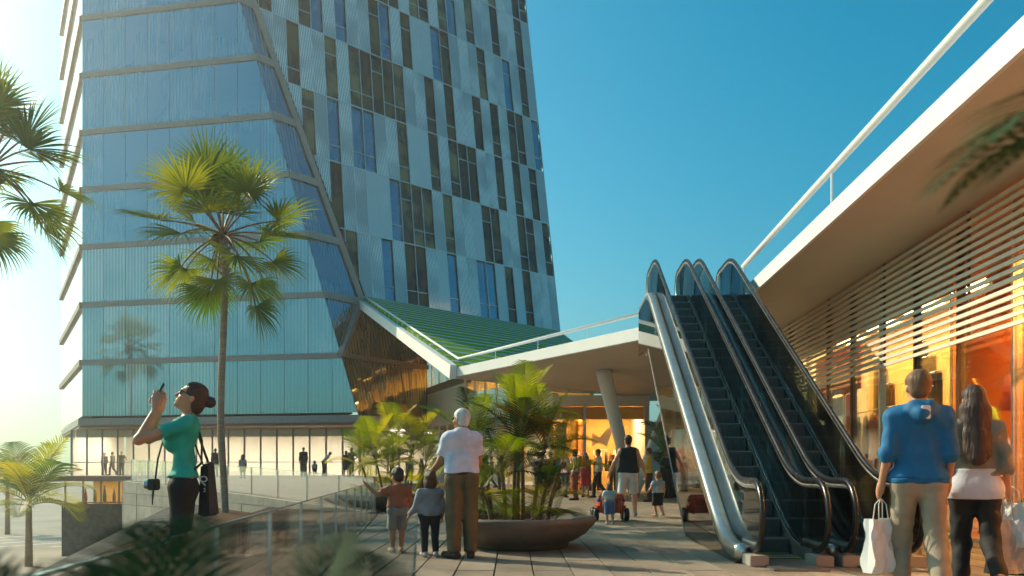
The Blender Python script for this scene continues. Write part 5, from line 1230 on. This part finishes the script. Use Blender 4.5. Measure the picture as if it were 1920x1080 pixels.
m = MB(); m.tube([V((-.16, -.32, .16)), V((-.16, -.33, .45))], .035, 8); m.tube([V((.16, -.32, .16)), V((.16, -.33, .45))], .035, 8); m.tube([V((-.2, -.33, .47)), V((.2, -.33, .47))], .03, 8); m.build("push_handle", redp, car, local=True, smooth=True)
for sx in (-1, 1):
    for sy in (-1, 1):
        w_ = MB(); w_.lathe([(.02, -.04), (.11, -.05), (.13, -.035), (.135, 0), (.13, .035), (.11, .05), (.02, .04)], 18); o = w_.build("wheel", M['rubber'], car, local=True, smooth=True); o.location = (sx * .31, sy * .2, .135); o.rotation_euler = (0, R(90), 0)
    m = MB(); m.box((sx * .25, -.2, .42), (.06, .1, .07)); m.build("side_light", plain("bluecap", (.02, .10, .42)), car, local=True, bevel=.015)

# --- people further back on the plaza
walk = dict(kL=(-.10, .14, .52), aL=(-.10, .16, .10), kR=(.10, -.03, .50), aR=(.10, -.30, .15))
fold = dict(eL=(-.24, .06, 1.14), wL=(-.08, .22, 1.12), eR=(.24, .06, 1.14), wR=(.08, .22, 1.14))
akim = dict(eL=(-.33, -.10, 1.18), wL=(-.17, .02, 1.02), eR=(.33, -.10, 1.18), wR=(.17, .02, 1.02))
BLK, NAVY, BRN = (.010, .010, .012), (.012, .016, .035), (.06, .03, .015)
crowd = [
 ("man in yellow jacket with folded arms near the left escalator", gnd(1217, 941), 70, 1.74, fold, TAN, ('jacket', (.48, .36, .06), -.04), ('trousers', (.06, .02, .02)), ('short', (.04, .02, .012)), .022),
 ("girl in black sweater and red trousers walking by the white wall", V((7.75, 42, 0)), -60, 1.60, walk, TAN, ('long', BLK, .03), ('trousers', (.42, .02, .02)), ('long', (.02, .012, .01)), .026),
 ("woman in orange top and long red skirt at the edge of the escalator", gnd(1279, 939), 100, 1.60, {}, TAN, ('tee', (.60, .20, .08), .04), ('trousers', (.55, .035, .015), 1.6), ('bob', (.12, .05, .02)), .024),
 ("woman in white shirt and rust trousers with dark backpack", gnd(1078, 938), 75, 1.72, {}, TAN, ('tee', (.60, .55, .45), .04), ('trousers', (.28, .065, .025), 1.15), ('bob', (.015, .01, .008)), .022),
 ("man in pale shirt and dark trousers walking past the shop windows", gnd(1101, 921), -80, 1.76, walk, TAN, ('long', (.42, .44, .46), -.02), ('trousers', BLK), ('short', (.3, .28, .26)), .026),
 ("man in slate shirt striding just right of the pale shirted man", gnd(1117, 920), -78, 1.68, walk, DARK, ('tee', (.10, .16, .20), .0), ('trousers', BLK), ('buzz', (.02, .012, .01)), .026),
 ("man in dark suit partly hidden between the walking shoppers", gnd(1088, 921), 60, 1.72, walk, TAN, ('jacket', BLK, -.08), ('trousers', BLK), ('short', (.03, .02, .012)), .026),
 ("person in dark clothes half hidden just right of the old man", gnd(899, 951), 10, 1.72, {}, TAN, ('long', (.02, .015, .02), -.02), ('skirt', (.10, .045, .04)), ('bob', (.03, .015, .01)), .022),
 ("person in purple shirt standing behind the left planter", gnd(824, 934), 15, 1.74, fold, TAN, ('tee', (.065, .035, .07), .0), ('trousers', (.42, .40, .38)), ('short', (.05, .02, .012)), .024),
 ("person in white shirt behind the front palm stems", gnd(1010, 926), 20, 1.70, {}, TAN, ('long', (.45, .42, .38), -.02), ('trousers', BLK), ('short', (.03, .02, .01)), .026),
 ("person in maroon shirt seen through the front palm fronds", gnd(1032, 930), -20, 1.72, {}, TAN, ('long', (.12, .03, .03), -.02), ('trousers', BLK), ('short', (.03, .02, .01)), .026),
 ("person in dark red top in the gap of the front palm leaves", gnd(940, 924), 30, 1.66, {}, TAN, ('tee', (.16, .05, .05), -.02), ('trousers', NAVY), ('bob', (.02, .012, .01)), .026),
 ("man in white shirt under the canopy behind the left escalator glass", gnd(1296, 934), 30, 1.76, {}, LIGHT, ('long', (.48, .46, .42), -.02), ('trousers', BLK), ('short', (.25, .22, .2)), .026),
 ("woman in maroon top behind the left escalator", gnd(1338, 935), 10, 1.66, {}, TAN, ('tee', (.14, .03, .03), -.02), ('trousers', BLK), ('long', (.02, .012, .01)), .026),
]
crowd += [
 ("man in navy shirt just left of the slanted column", gnd(1150, 922), 160, 1.74, {}, TAN, ('long', NAVY, -.02), ('trousers', (.05, .04, .03)), ('short', (.03, .02, .01)), .028),
 ("woman in ivory dress by the orange shop window", gnd(1064, 918), -30, 1.64, {}, TAN, ('tee', (.55, .48, .36), .0), ('skirt', (.5, .42, .30)), ('long', (.05, .02, .01)), .028),
 ("man in charcoal shirt between the front palm and the shop", gnd(1021, 918), 40, 1.78, walk, DARK, ('long', (.03, .03, .032), -.04), ('trousers', BLK), ('buzz', (.015, .01, .008)), .028),
 ("woman in coral top seen low between the palm stems", gnd(968, 921), 150, 1.66, {}, TAN, ('tee', (.55, .16, .08), -.02), ('trousers', (.30, .26, .20)), ('bob', (.04, .02, .01)), .028),
 ("man in tan jacket far behind the old man's shoulder", gnd(921, 917), 100, 1.76, walk, TAN, ('jacket', (.28, .18, .09), -.06), ('trousers', BLK), ('short', (.05, .03, .02)), .028),
 ("woman in mustard top beyond the left planter leaves", gnd(790, 915), 60, 1.66, {}, TAN, ('tee', (.45, .30, .05), -.02), ('trousers', NAVY), ('long', (.03, .015, .01)), .028),
 ("man in teal shirt beyond the left planter next to the mustard top", gnd(768, 914), 20, 1.78, {}, TAN, ('tee', (.04, .16, .16), -.02), ('trousers', (.10, .08, .06)), ('short', (.03, .02, .01)), .028),
 ("woman in dark green coat near the low planter by the escalator", gnd(1262, 926), 60, 1.66, {}, LIGHT, ('jacket', (.03, .06, .035), -.1), ('trousers', BLK), ('bob', (.10, .05, .02)), .028),
 ("man in brown shirt walking behind the yellow jacket", gnd(1199, 919), -60, 1.72, walk, DARK, ('long', (.10, .05, .03), -.02), ('trousers', BLK), ('short', (.02, .012, .01)), .028),
]
crowd += [
 ("woman in bright red dress between the toy car and the shop window", gnd(1098, 932), 170, 1.66, {}, TAN, ('tee', (.50, .04, .03), .0), ('skirt', (.48, .04, .03)), ('long', (.03, .015, .01)), .026),
 ("man in white shirt carrying himself briskly left of the toy car", gnd(1122, 934), 80, 1.78, walk, TAN, ('long', (.58, .56, .52), -.02), ('trousers', (.03, .025, .02)), ('short', (.05, .03, .02)), .026),
 ("woman in orange tee shirt and dark trousers just left of the yellow jacket", gnd(1190, 933), 30, 1.64, {}, TAN, ('tee', (.62, .26, .05), .0), ('trousers', NAVY), ('bob', (.05, .02, .01)), .026),
 ("man in black coat waiting under the soffit beside the mirrored cladding", gnd(1252, 934), 120, 1.78, fold, TAN, ('jacket', BLK, -.12), ('trousers', BLK), ('short', (.03, .02, .01)), .026),
 ("woman in pale pink top right of the front planter rim", gnd(1060, 934), -40, 1.66, walk, LIGHT, ('tee', (.58, .34, .32), .0), ('trousers', (.10, .09, .09)), ('long', (.10, .05, .02)), .026),
 ("man in turquoise shirt further back right of the front palm", gnd(1044, 926), 200, 1.76, {}, DARK, ('tee', (.05, .28, .30), .0), ('trousers', (.16, .12, .08)), ('buzz', (.015, .01, .008)), .026),
]
LT = .60
def lv(x, y, d, z=LT): p = at(x, y, d); return V((p.x, p.y, z))
crowd += [
 ("man in black sweater and brown trousers standing on the lobby terrace", lv(569, 892, 49), 10, 1.76, {}, TAN, ('long', BLK, -.02), ('trousers', (.20, .11, .06), 1.3), ('short', (.10, .04, .015)), .03),
 ("small child between two grown ups on the lobby terrace", lv(590, 892, 51), 0, 1.02, {}, TAN, ('tee', (.35, .35, .34), .0), ('shorts', BLK), ('bob', (.06, .03, .015)), .03),
 ("man in white shirt bending forward on the lobby terrace", lv(607, 892, 51), -60, 1.68, dict(), TAN, ('tee', (.45, .48, .5), -.02), ('trousers', BLK), ('short', (.03, .02, .01)), .03),
 ("woman in long dark dress on the lobby terrace beside the olive shirt", lv(649, 896, 50), 180, 1.58, fold, DARK, ('tee', (.03, .015, .015), .0), ('skirt', (.02, .012, .012)), ('bob', (.04, .015, .01)), .03),
 ("man in olive shirt with hand on hip on the lobby terrace", lv(659, 896, 49.5), 160, 1.74, akim, DARK, ('tee', (.16, .11, .04), .0), ('trousers', BLK), ('short', (.015, .01, .008)), .03),
 ("person in dark coat just left of the tall palm trunk", lv(404, 892, 50), 20, 1.72, {}, TAN, ('long', BLK, -.1), ('trousers', (.1, .06, .05)), ('short', (.08, .04, .02)), .03),
 ("child with round dark hair looking over the far balustrade", lv(455, 893, 40), 180, 1.2, {}, DARK, ('tee', (.25, .25, .24), .0), ('shorts', BLK), ('bob', (.008, .008, .008)), .03),
 ("leftmost visitor inside the lobby in grey clothes", lv(196, 892, 60), 180, 1.68, {}, TAN, ('long', (.12, .11, .10), -.02), ('trousers', (.10, .09, .08)), ('short', (.05, .03, .02)), .032),
 ("visitor striding inside the lobby second from the left", lv(211, 892, 60), 90, 1.72, walk, TAN, ('long', (.08, .075, .05), -.02), ('trousers', (.06, .05, .04)), ('short', (.05, .03, .02)), .032),
 ("visitor with hands on hips inside the lobby", lv(228, 892, 59.5), 180, 1.78, akim, TAN, ('tee', (.09, .08, .05), .0), ('trousers', (.07, .06, .04)), ('short', (.05, .03, .02)), .032),
 ("small visitor alone inside the lobby right of the hands on hips figure", lv(282, 892, 61), 180, 1.10, {}, TAN, ('tee', (.2, .19, .16), .0), ('trousers', (.18, .16, .13)), ('short', (.1, .06, .03)), .032),
 ("pale visitor behind the lobby glass right of the olive shirt", lv(681, 890, 62), 180, 1.62, {}, TAN, ('long', (.30, .24, .17), -.02), ('trousers', (.26, .2, .14)), ('short', (.15, .09, .05)), .032),
 ("second pale visitor behind the rightmost lobby glass", lv(692, 890, 62), 180, 1.78, {}, TAN, ('long', (.32, .28, .18), -.02), ('trousers', (.30, .25, .16)), ('short', (.15, .09, .05)), .032),
 ("person in black tee shirt down on the lower court", V((-31.9, 60 - 1.0, LOW)), 30, 1.70, fold, TAN, ('tee', BLK, .0), ('shorts', (.22, .14, .10)), ('short', (.02, .012, .01)), .03),
]
for lb, lc, fc_, hh, ps, sk, tp_, bt_, hr_, vx in crowd:
    far = "on the lobby" in lb or "inside" in lb
    ch_ = hh < 1.3
    grp = "visitors in and before the lobby" if lc.z > .3 else "shoppers on the plaza"
    person(lb, lc, fc_, hh, ps if not ch_ else {}, sk, tp_, bt_, BLK if "orange" not in lb else (.5, .22, .1), hr_, vx, child=ch_, lean=38 if "bending" in lb else 0, group=grp, fem=("woman" in lb or "girl" in lb))
# seated man and his bench
sp0 = gnd(1052, 921)
st, sj = person("man in cream jacket sitting on the dark bench under the canopy", sp0 + V((0, 0, 0)), 95, 1.72, dict(pel=(0, -.05, .50), chest=(0, .0, .84), neck=(0, .0, 1.02), sL=(-.185, 0, .965), sR=(.185, 0, .965), eL=(-.25, .06, .70), eR=(.25, .06, .70), wL=(-.14, .30, .62), wR=(.14, .30, .62), hL=(-.09, -.03, .49), hR=(.09, -.03, .49), kL=(-.11, .40, .50), kR=(.11, .40, .50), aL=(-.11, .42, .085), aR=(.11, .36, .085)),
    TAN, ('jacket', (.46, .40, .27), -.06), ('trousers', (.07, .025, .015)), BLK, ('short', (.03, .018, .01)), .025, group="shoppers on the plaza")
bn = thing("bench", "low dark bench under the seated man in cream", "bench", sp0 + V((.05, .1, 0)), R(5))
m = MB(); m.box((.35, 0, .38), (1.5, .42, .06)); m.build("seat", M['darkw'], bn, local=True, bevel=.01)
for sx in (-.3, 1.0): m = MB(); m.box((sx, 0, .175), (.06, .38, .35)); m.build("leg", M['black'], bn, local=True)
# ------------------------------------------------------------------ shop contents
def garment(name, label, cat, p, rz, w, hgt, c, group, flare=1.1, sleeves=False, dep=.07):
    """a garment on a hanger; p is the hook point on the rail"""
    root = thing(name, label, cat, V(p) - V((0, 0, hgt + .1)), rz, group)
    prof = [(0, w * .5 * flare, dep), (.25, w * .46 * flare, dep), (.5, w * .42, dep * .9), (.68, w * .40, dep * .9), (.86, w * .47, dep * .9), (.95, w * .45, dep * .6), (1.0, w * .16, dep * .4)]
    m = MB(); n = 22; vs = []
    for f, a, b in prof:
        for k in range(n):
            t = 2 * math.pi * k / n; rip = 1 + .14 * (1 - f) * math.sin(5 * t + f * 2); vs.append(V((a * math.cos(t), b * math.sin(t) * rip, f * hgt)))
    fs = []
    for i in range(len(prof) - 1):
        for k in range(n): fs.append((i * n + k, i * n + (k + 1) % n, (i + 1) * n + (k + 1) % n, (i + 1) * n + k))
    fs.append(tuple(range(n - 1, -1, -1))); fs.append(tuple((len(prof) - 1) * n + k for k in range(n))); m.add(vs, fs)
    if sleeves:
        for s in (-1, 1): m.tube([V((s * w * .42, 0, hgt * .93)), V((s * w * .55, 0, hgt * .7)), V((s * w * .58, 0, hgt * .45))], [.05, .05, .042], 8)
    m.build("cloth", plain("g_%.2f_%.2f_%.2f" % c, c), root, smooth=True, local=True)
    h = MB(); h.tube([V((-w * .38, 0, hgt * .985)), V((0, 0, hgt + .03)), V((w * .38, 0, hgt * .985))], .007, 5); h.tube([V((0, 0, hgt + .03)), V((0, 0, hgt + .08)), V((.02, 0, hgt + .10)), V((.035, 0, hgt + .08))], .004, 5); h.build("hanger", M['steel'], root, local=True, smooth=True)
    return root
def clothes_rail(label, a, b, z, group):
    a, b = V(a), V(b); root = thing("clothes_rail", label, "clothes rail", a.lerp(b, .5), 0, group)
    MB().tube([a + V((0, 0, z)), b + V((0, 0, z))], .016, 8).build("rail", M['steel'], root, smooth=True)
    for p in (a, b):
        MB().tube([p + V((0, 0, .02)), p + V((0, 0, z))], .016, 8).build("upright", M['steel'], root, smooth=True); MB().box(p + V((0, 0, .012)), (.45, .3, .024)).build("foot", M['steel'], root)
    return root
ORD = ['first', 'second', 'third', 'fourth', 'fifth', 'sixth', 'seventh', 'eighth', 'ninth', 'tenth', 'eleventh', 'twelfth', 'thirteenth', 'fourteenth']
colw = [(.60, .58, .52), (.62, .60, .58), (.50, .42, .30), (.66, .62, .55), (.30, .16, .08), (.55, .50, .42), (.45, .12, .06), (.16, .14, .10)]
cn_ = ["white", "pale grey", "sand", "cream", "brown", "beige", "rust", "olive"]
ang = -math.atan2(UX, UY)
clothes_rail("steel rail of hanging dresses in the window behind the escalator", rb(15.6, 6.9, 0), rb(19.6, 6.9, 0), 2.35, "clothes rails in the arcade shop")
for i in range(9):
    garment("hanging_dress", "%s long dress, number %s along the rail nearest the arcade window" % (cn_[i % 8], ["one", "two", "three", "four", "five", "six", "seven", "eight", "nine"][i]), "dress", rb(15.8 + i * .44, 6.9, 2.36), ang + R(80 + random.uniform(-14, 14)), .42, 1.25 + .1 * (i % 3), colw[i % 8], "dresses on the arcade shop rail", 1.15)
clothes_rail("second steel rail deeper in the arcade shop", rb(18.8, 8.3, 0), rb(23.6, 8.3, 0), 2.1, "clothes rails in the arcade shop")
cc2 = [(.38, .05, .04), (.12, .20, .10), (.60, .40, .10), (.50, .48, .44), (.10, .08, .06), (.55, .22, .06), (.42, .38, .30)]; cw2 = ["red", "green", "mustard", "grey", "black", "orange", "taupe"]
for i in range(14):
    garment("hanging_coat", "%s coat on the deeper arcade rail, %s from the partition" % (cw2[i % 7], ["first", "second", "third", "fourth", "fifth", "sixth", "seventh", "eighth", "ninth", "tenth", "eleventh", "twelfth", "thirteenth", "fourteenth"][i]), "coat", rb(18.95 + i * .34, 8.3, 2.11), ang + R(90 + random.uniform(-12, 12)), .44, .95, cc2[i % 7], "coats on the deeper arcade rail", 1.0, True)
def slab_thing(name, label, cat, s0, s1, t0, t1, z0, z1, mt, partn, frame=None):
    root = thing(name, label, cat, rb((s0 + s1) / 2, (t0 + t1) / 2, z0)); rbox(root, partn, s0, s1, t0, t1, z0, z1, mt)
    if frame: rbox(root, "frame", s0 - .04, s1 + .04, t1, t1 + .03, z0 - .04, z1 + .04, frame)
    return root
slab_thing("poster", "tall blank white poster board in the window beside the right handrail", "poster", 19.2, 20.9, 6.5, 6.53, .9, 2.7, 'paper', "sheet", 'steelm')
slab_thing("wall_hanging", "deep red hanging cloth behind the far slats", "wall hanging", 19.2, 22.5, 6.9, 6.92, 2.9, 4.0, 'red', "cloth")
slab_thing("banner", "bright red banner behind the upper slats of the orange shop", "banner", 11.7, 12.5, 6.3, 6.32, 3.2, 4.0, 'red', "cloth")
slab_thing("mirror", "tall gilt framed mirror on the partition in the arcade shop", "mirror", 13.2, 13.9, 8.9, 8.93, .5, 2.4, 'mirror', "mirror_glass", 'gold')
cab = thing("cabinet", "narrow warm wood cabinet behind the arcade window", "cabinet", rb(18.6, 7.6, 0)); rbox(cab, "carcass", 18.2, 19.0, 7.5, 7.9, .05, 1.5, 'wood')
for k in range(3): rbox(cab, "drawer", 18.23, 18.97, 7.47, 7.498, .1 + k * .47, .53 + k * .47, 'wood')
for k in range(2): rbox(cab, "foot", 18.22 + k * .7, 18.28 + k * .7, 7.52, 7.88, .02, .05, 'darkw')
def lathe_thing(name, label, cat, p, parts, group=None):
    root = thing(name, label, cat, p, 0, group)
    for pn, prof, mt in parts: MB().lathe(prof, 24).build(pn, M[mt] if isinstance(mt, str) else mt, root, smooth=True, local=True)
    return root
shade = pbr("red_lampshade", (.80, .10, .03), .6, var=.05)
lathe_thing("floor_lamp", "floor lamp with red tapered shade in the orange shop", "lamp", rb(12.75, 6.93, .02), [("base", [(.16, 0), (.16, .03), (.03, .05)], 'darkw'), ("pole", [(.018, .05), (.018, 1.0), (.03, 1.1), (.018, 1.2), (.018, 1.95)], 'darkw'), ("lamp_shade", [(.30, 1.92), (.19, 2.45)], shade)])
lathe_thing("table_lamp", "small green glass vase lamp beside the red lamp", "vase", rb(13.6, 6.91, 1.2), [("body", [(.05, 0), (.09, .1), (.13, .35), (.15, .6), (.10, .8), (.03, .86)], pbr("green_glaze", (.25, .50, .06), .2))])
lathe_thing("pedestal", "slim dark pedestal below the green vase", "pedestal", rb(13.6, 6.91, .02), [("column", [(.16, 0), (.16, .05), (.10, .08), (.09, 1.08), (.14, 1.12), (.14, 1.18)], 'darkw')])
stt = Field(); stt.cap((0, 0, .0), (0, 0, .05), .14, .12); stt.cap((-.05, 0, .1), (-.03, .02, .5), .07, .08); stt.cap((.05, 0, .1), (.03, .02, .5), .07, .08); stt.cap((0, .02, .5), (0, 0, .85), .12, .14); stt.cap((-.13, 0, .85), (-.22, .08, 1.1), .05, .035); stt.cap((.13, 0, .85), (.20, .05, .6), .05, .035); stt.ell((0, .01, 1.06), (.08, .09, .11)); stt.cap((0, 0, .9), (0, 0, 1.0), .05, .05); stt.cap((-.22, .08, 1.1), (-.1, .05, 1.35), .035, .03)
o = bpy.data.objects.new("statue", net_mesh("statue", stt, .025, M['gold'])); col.objects.link(o); o.location = rb(14.7, 7.09, 1.25); o.rotation_euler = (0, 0, 2.5); tag(o, "gilt statue of a figure with raised arm in the orange shop", "statue")
lathe_thing("plinth", "square shouldered wooden plinth under the gilt statue", "plinth", rb(14.7, 7.09, .02), [("column", [(.24, 0), (.24, .08), (.19, .12), (.19, 1.10), (.25, 1.14), (.25, 1.22)], 'wood')])
ch = thing("wicker_chair", "small curved wicker chair on the orange chest in the shop window", "chair", rb(12.0, 6.6, .672), R(200), None, .55)
m = MB(); m.lathe([(.02, .42), (.30, .42), (.31, .45), (.28, .47), (.02, .47)], 24); m.build("seat", M['gold'], ch, local=True, smooth=True)
for k in range(4): a = k * math.pi / 2 + .78; MB().tube([V((.26 * math.cos(a), .26 * math.sin(a), .43)), V((.3 * math.cos(a), .3 * math.sin(a), .0))], .02, 8).build("leg", M['gold'], ch, local=True, smooth=True)
for k in range(7):
    a = R(30 + k * 20); MB().tube([V((.29 * math.cos(a), .29 * math.sin(a), .45)), V((.36 * math.cos(a), .36 * math.sin(a), .75)), V((.30 * math.cos(a), .36 * math.sin(a), .95))], .012, 6).build("back_rod", M['gold'], ch, local=True, smooth=True)
MB().tube([V((.31 * math.cos(R(a)), .37 * math.sin(R(a)), .95 + .12 * math.sin(R(a)))) for a in range(10, 171, 16)], .022, 8).build("top_rail", M['gold'], ch, local=True, smooth=True)
def chest(label, s, t, c, w=.9, h=.6):
    root = thing("chest", label, "chest", rb(s, t, .02)); rbox(root, "box", s - w / 2, s + w / 2, t - .22, t + .22, .06, h, c)
    rbox(root, "lid", s - w / 2 - .02, s + w / 2 + .02, t - .24, t + .24, h + .002, h + .05, c)
    for k in (-1, 1): rbox(root, "foot", s + k * w * .4 - .05, s + k * w * .4 + .05, t - .2, t + .2, .0, .058, 'darkw')
chest("orange painted chest under the small wicker chair", 12.0, 6.6, 'orange'); chest("dark wooden chest further along the orange shop window", 8.2, 6.9, 'wood', 1.1, .75)
sh = thing("shelf_unit", "tall dark shelf unit of small bottles against the orange wall", "shelf", rb(10.5, 9.3, .02))
rbox(sh, "back_panel", 9.0, 12.2, 9.52, 9.56, .02, 3.0, 'wood')
for k in range(5): rbox(sh, "shelf", 9.0, 12.2, 9.2, 9.518, .1 + k * .6, .14 + k * .6, 'darkw')
for k in range(5): rbox(sh, "upright", 9.0 + k * .79, 9.04 + k * .79, 9.2, 9.51, .141, 3.0, 'darkw')
bcol = [(.45, .10, .03), (.50, .36, .05), (.08, .16, .06), (.40, .30, .22), (.12, .04, .02)]; bnm = ["rust", "amber", "green", "buff", "brown"]
for r_ in range(4):
    for i in range(8):
        c = bcol[(i + r_) % 5]
        lathe_thing("bottle", "small %s jar, %s along the %s shelf of the tall dark unit" % (bnm[(i + r_) % 5], ORD[i], ["bottom", "second", "third", "top"][r_]), "bottle", rb(9.15 + i * .39 + (.0 if i % 2 else .03), 9.34, .145 + r_ * .6), [("body", [(.05, 0), (.06, .04), (.06, .18 + .04 * (i % 3)), (.025, .26 + .04 * (i % 3)), (.025, .32 + .04 * (i % 3))], plain("b%d" % ((i + r_) % 5), c, .3))], "jars on the dark shelf unit")
# shops under the canopy
for i, (x, y) in enumerate(((2.3, 40.0), (4.0, 40.2), (5.2, 41.3))):
    z = 2.0; a, b = V((x, y, .0)), V((x + 1.0, y + .2, .0))
    clothes_rail("clothes rail in the canopy shop, %s one from the palms" % ["nearest", "middle", "furthest"][i], a, b, z, "clothes rails under the canopy")
    for k in range(4):
        garment("hanging_coat", "%s coat, %s on the %s canopy shop rail" % (cw2[(k + i * 2) % 7], ["first", "second", "third", "last"][k], ["nearest", "middle", "furthest"][i]), "coat", a.lerp(b, (k + .5) / 4) + V((0, 0, z + .01)), R(70 + 10 * k), .42, .95, cc2[(k + i * 2) % 7], "coats on the canopy shop rails", 1.05, True)
def sheet(label, pts, mt, th=.03, cat="poster"):
    tag(MB().prism(pts, V((0, th, 0))).build("poster", mt), label, cat)
sheet("white poster hung askew like a bow in the canopy shop", [at(1110, 812, 39.2), at(1110, 836, 39.2), at(1124, 829, 39.2), at(1138, 838, 39.2), at(1148, 806, 39.2), at(1142, 800, 39.2), at(1124, 820, 39.2)], M['paper'])
sheet("tall white panel with the shop entrance in the canopy shop", [at(1041, 795, 39.0), at(1041, 905, 39.0), at(1062, 905, 39.0), at(1062, 795, 39.0)], M['paper'])
sheet("narrow red panel beside the tall white shop panel", [at(1080, 790, 39.4), at(1080, 850, 39.4), at(1084, 850, 39.4), at(1084, 790, 39.4)], M['red'])
sheet("dark arched niche panel in the orange part of the canopy shop", [at(1087, 795, 41), at(1085, 810, 41), at(1085, 880, 41), at(1098, 880, 41), at(1098, 810, 41), at(1094, 795, 41)], M['darkw'], cat="panel")
for i in range(5):
    p = V((-1.7 + i * .78, 49.5 - i * 2.0, 0)); 
    garment("display_dress", "%s dress on show behind the palms, %s pane of the long shopfront" % (["orange", "gold", "red", "amber", "ivory"][i], ["first", "second", "third", "fourth", "fifth"][i]), "dress", p + V((0, 0, 2.3)), R(20 * i), .5, 1.3, [(.55, .22, .05), (.55, .40, .10), (.50, .06, .04), (.60, .32, .05), (.6, .55, .45)][i], "dresses on show in the long shopfront", 1.3)
# row of vases in the lower shop window under the lobby
tb_ = thing("display_table", "long display table in the lower shop window", "table", V((-27, 58.6, LOW))); MB().box((-27, 58.6, -1.3), (7.6, .7, .08)).build("table_top", M['wood'], tb_)
for x in (-30.5, -27, -23.5): MB().box((x, 58.6, -3.17), (.1, .6, 3.66)).build("leg", M['darkw'], tb_)
for i in range(11):
    c = bcol[i % 5]; lathe_thing("vase", "%s vase, %s along the display table in the lower shop window" % (bnm[i % 5], ORD[i]), "vase", V((-30.4 + i * .68, 58.55, -1.258)), [("body", [(.09, 0), (.14, .15), (.12, .5), (.05, .8 + .1 * (i % 3)), (.07, .95 + .1 * (i % 3))], plain("b%d" % (i % 5), c, .3))], "vases in the lower shop window")

# drapes and pictures that fill the arcade shop
dc = [(.12, .05, .02), (.45, .30, .08), (.05, .03, .02), (.30, .12, .04), (.55, .45, .28), (.10, .12, .05), (.42, .06, .03)]; dn = ["brown", "gold", "near black", "russet", "cream", "olive", "crimson"]
def drape(label, s, t, w, z0, z1, c):
    m = MB(); n = 26; vs = []; fs = []; rs = random.Random(int(s * 100))
    for z, a in ((z0, 1.15), ((z0 + z1) / 2, 1.0), (z1, .85)):
        for sd in (0, 1):
            for k in range(n + 1):
                f = k / n; vs.append(rb(s + (f - .5) * w, t + .05 * a * math.sin(f * 28 + rs.random() * .3) + .012 * sd, z))
    r_ = 2 * (n + 1)
    for i in range(2):
        for k in range(n):
            a = i * r_ + k; fs += [(a, a + 1, a + 1 + r_, a + r_), (a + n + 1, a + n + 1 + r_, a + n + 2 + r_, a + n + 2)]
    m.add(vs, fs); root = thing("hanging_drape", label, "drape", rb(s, t, z0), 0, "drapes hanging in the arcade shop"); m.build("cloth", plain("d_%.2f" % c[0], c), root, smooth=True)
    MB().tube([rb(s - w * .55, t, z1 + .03), rb(s + w * .55, t, z1 + .03)], .015, 8).build("rod", M['steel'], root, smooth=True)
for i in range(11):
    drape("%s drape, %s from the partition in the arcade shop" % (dn[i % 7], ORD[i]), 16.3 + i * .76, 7.25 + .2 * (i % 3), .5 + .15 * (i % 2), .25, 2.9 + .4 * (i % 3), dc[i % 7])
for i in range(4):
    s0 = 3.4 + i * 2.3
    root = thing("picture", "%s picture in gilt frame on the orange wall, %s from the near end" % (["dark landscape", "ochre", "small black", "pale"][i], ORD[i]), "picture", rb(s0, 9.5, 1.6)); rbox(root, "frame", s0 - .55, s0 + .55, 9.56, 9.598, 1.5, 2.7, 'gold'); rbox(root, "canvas", s0 - .47, s0 + .47, 9.54, 9.558, 1.58, 2.62, ['darkw', 'yellow', 'black', 'cream'][i])
for i in range(3):
    drape("%s curtain beside the orange shop window, %s from the near end" % (["crimson", "dark brown", "amber"][i], ORD[i]), [5.2, 8.9, 10.0][i], 7.3, [.5, .35, .5][i], .2, 3.4, [(.42, .06, .03), (.10, .04, .02), (.50, .26, .04)][i])

for i in range(5):
    s0 = 13.6 + i * 1.15
    root = thing("picture", "%s picture hung on the slanting orange partition, %s from the window" % (["black", "gold", "pale", "red", "brown"][i], ORD[i]), "picture", rb(s0, 7, 1.6))
    f = lambda s, off, z: rb(s, TW + .13 + (s - 13.15) * .4718 + off, z)
    for nm, w, z0, z1, o0, o1, mt in (("frame", .42, 1.9, 2.9, .05, .085, 'gold'), ("canvas", .34, 2.0, 2.8, .087, .10, ['black', 'yellow', 'cream', 'red', 'darkw'][i])):
        q = [f(s0 - w, o0, 0), f(s0 + w, o0, 0), f(s0 + w, o1, 0), f(s0 - w, o1, 0)]
        MB().hexa([p + V((0, 0, z0)) for p in q] + [p + V((0, 0, z1)) for p in q]).build(nm, M[mt], root)
# ------------------------------------------------------------------ sunlit haze round the whole place
hz, nt, out = nodes_of("sunlit_haze"); pv = N(nt, "VolumePrincipled"); pv.inputs["Color"].default_value = (1, .97, .90, 1); pv.inputs["Density"].default_value = .0016; pv.inputs["Anisotropy"].default_value = .75
nt.links.new(pv.outputs[0], out.inputs["Volume"])
m = MB(); m.box((0, 260, 27.5), (900, 720, 67)); hb = m.build("haze", hz); hb["kind"] = "stuff"; tag(hb, "pale sunlit haze in the air", "haze")
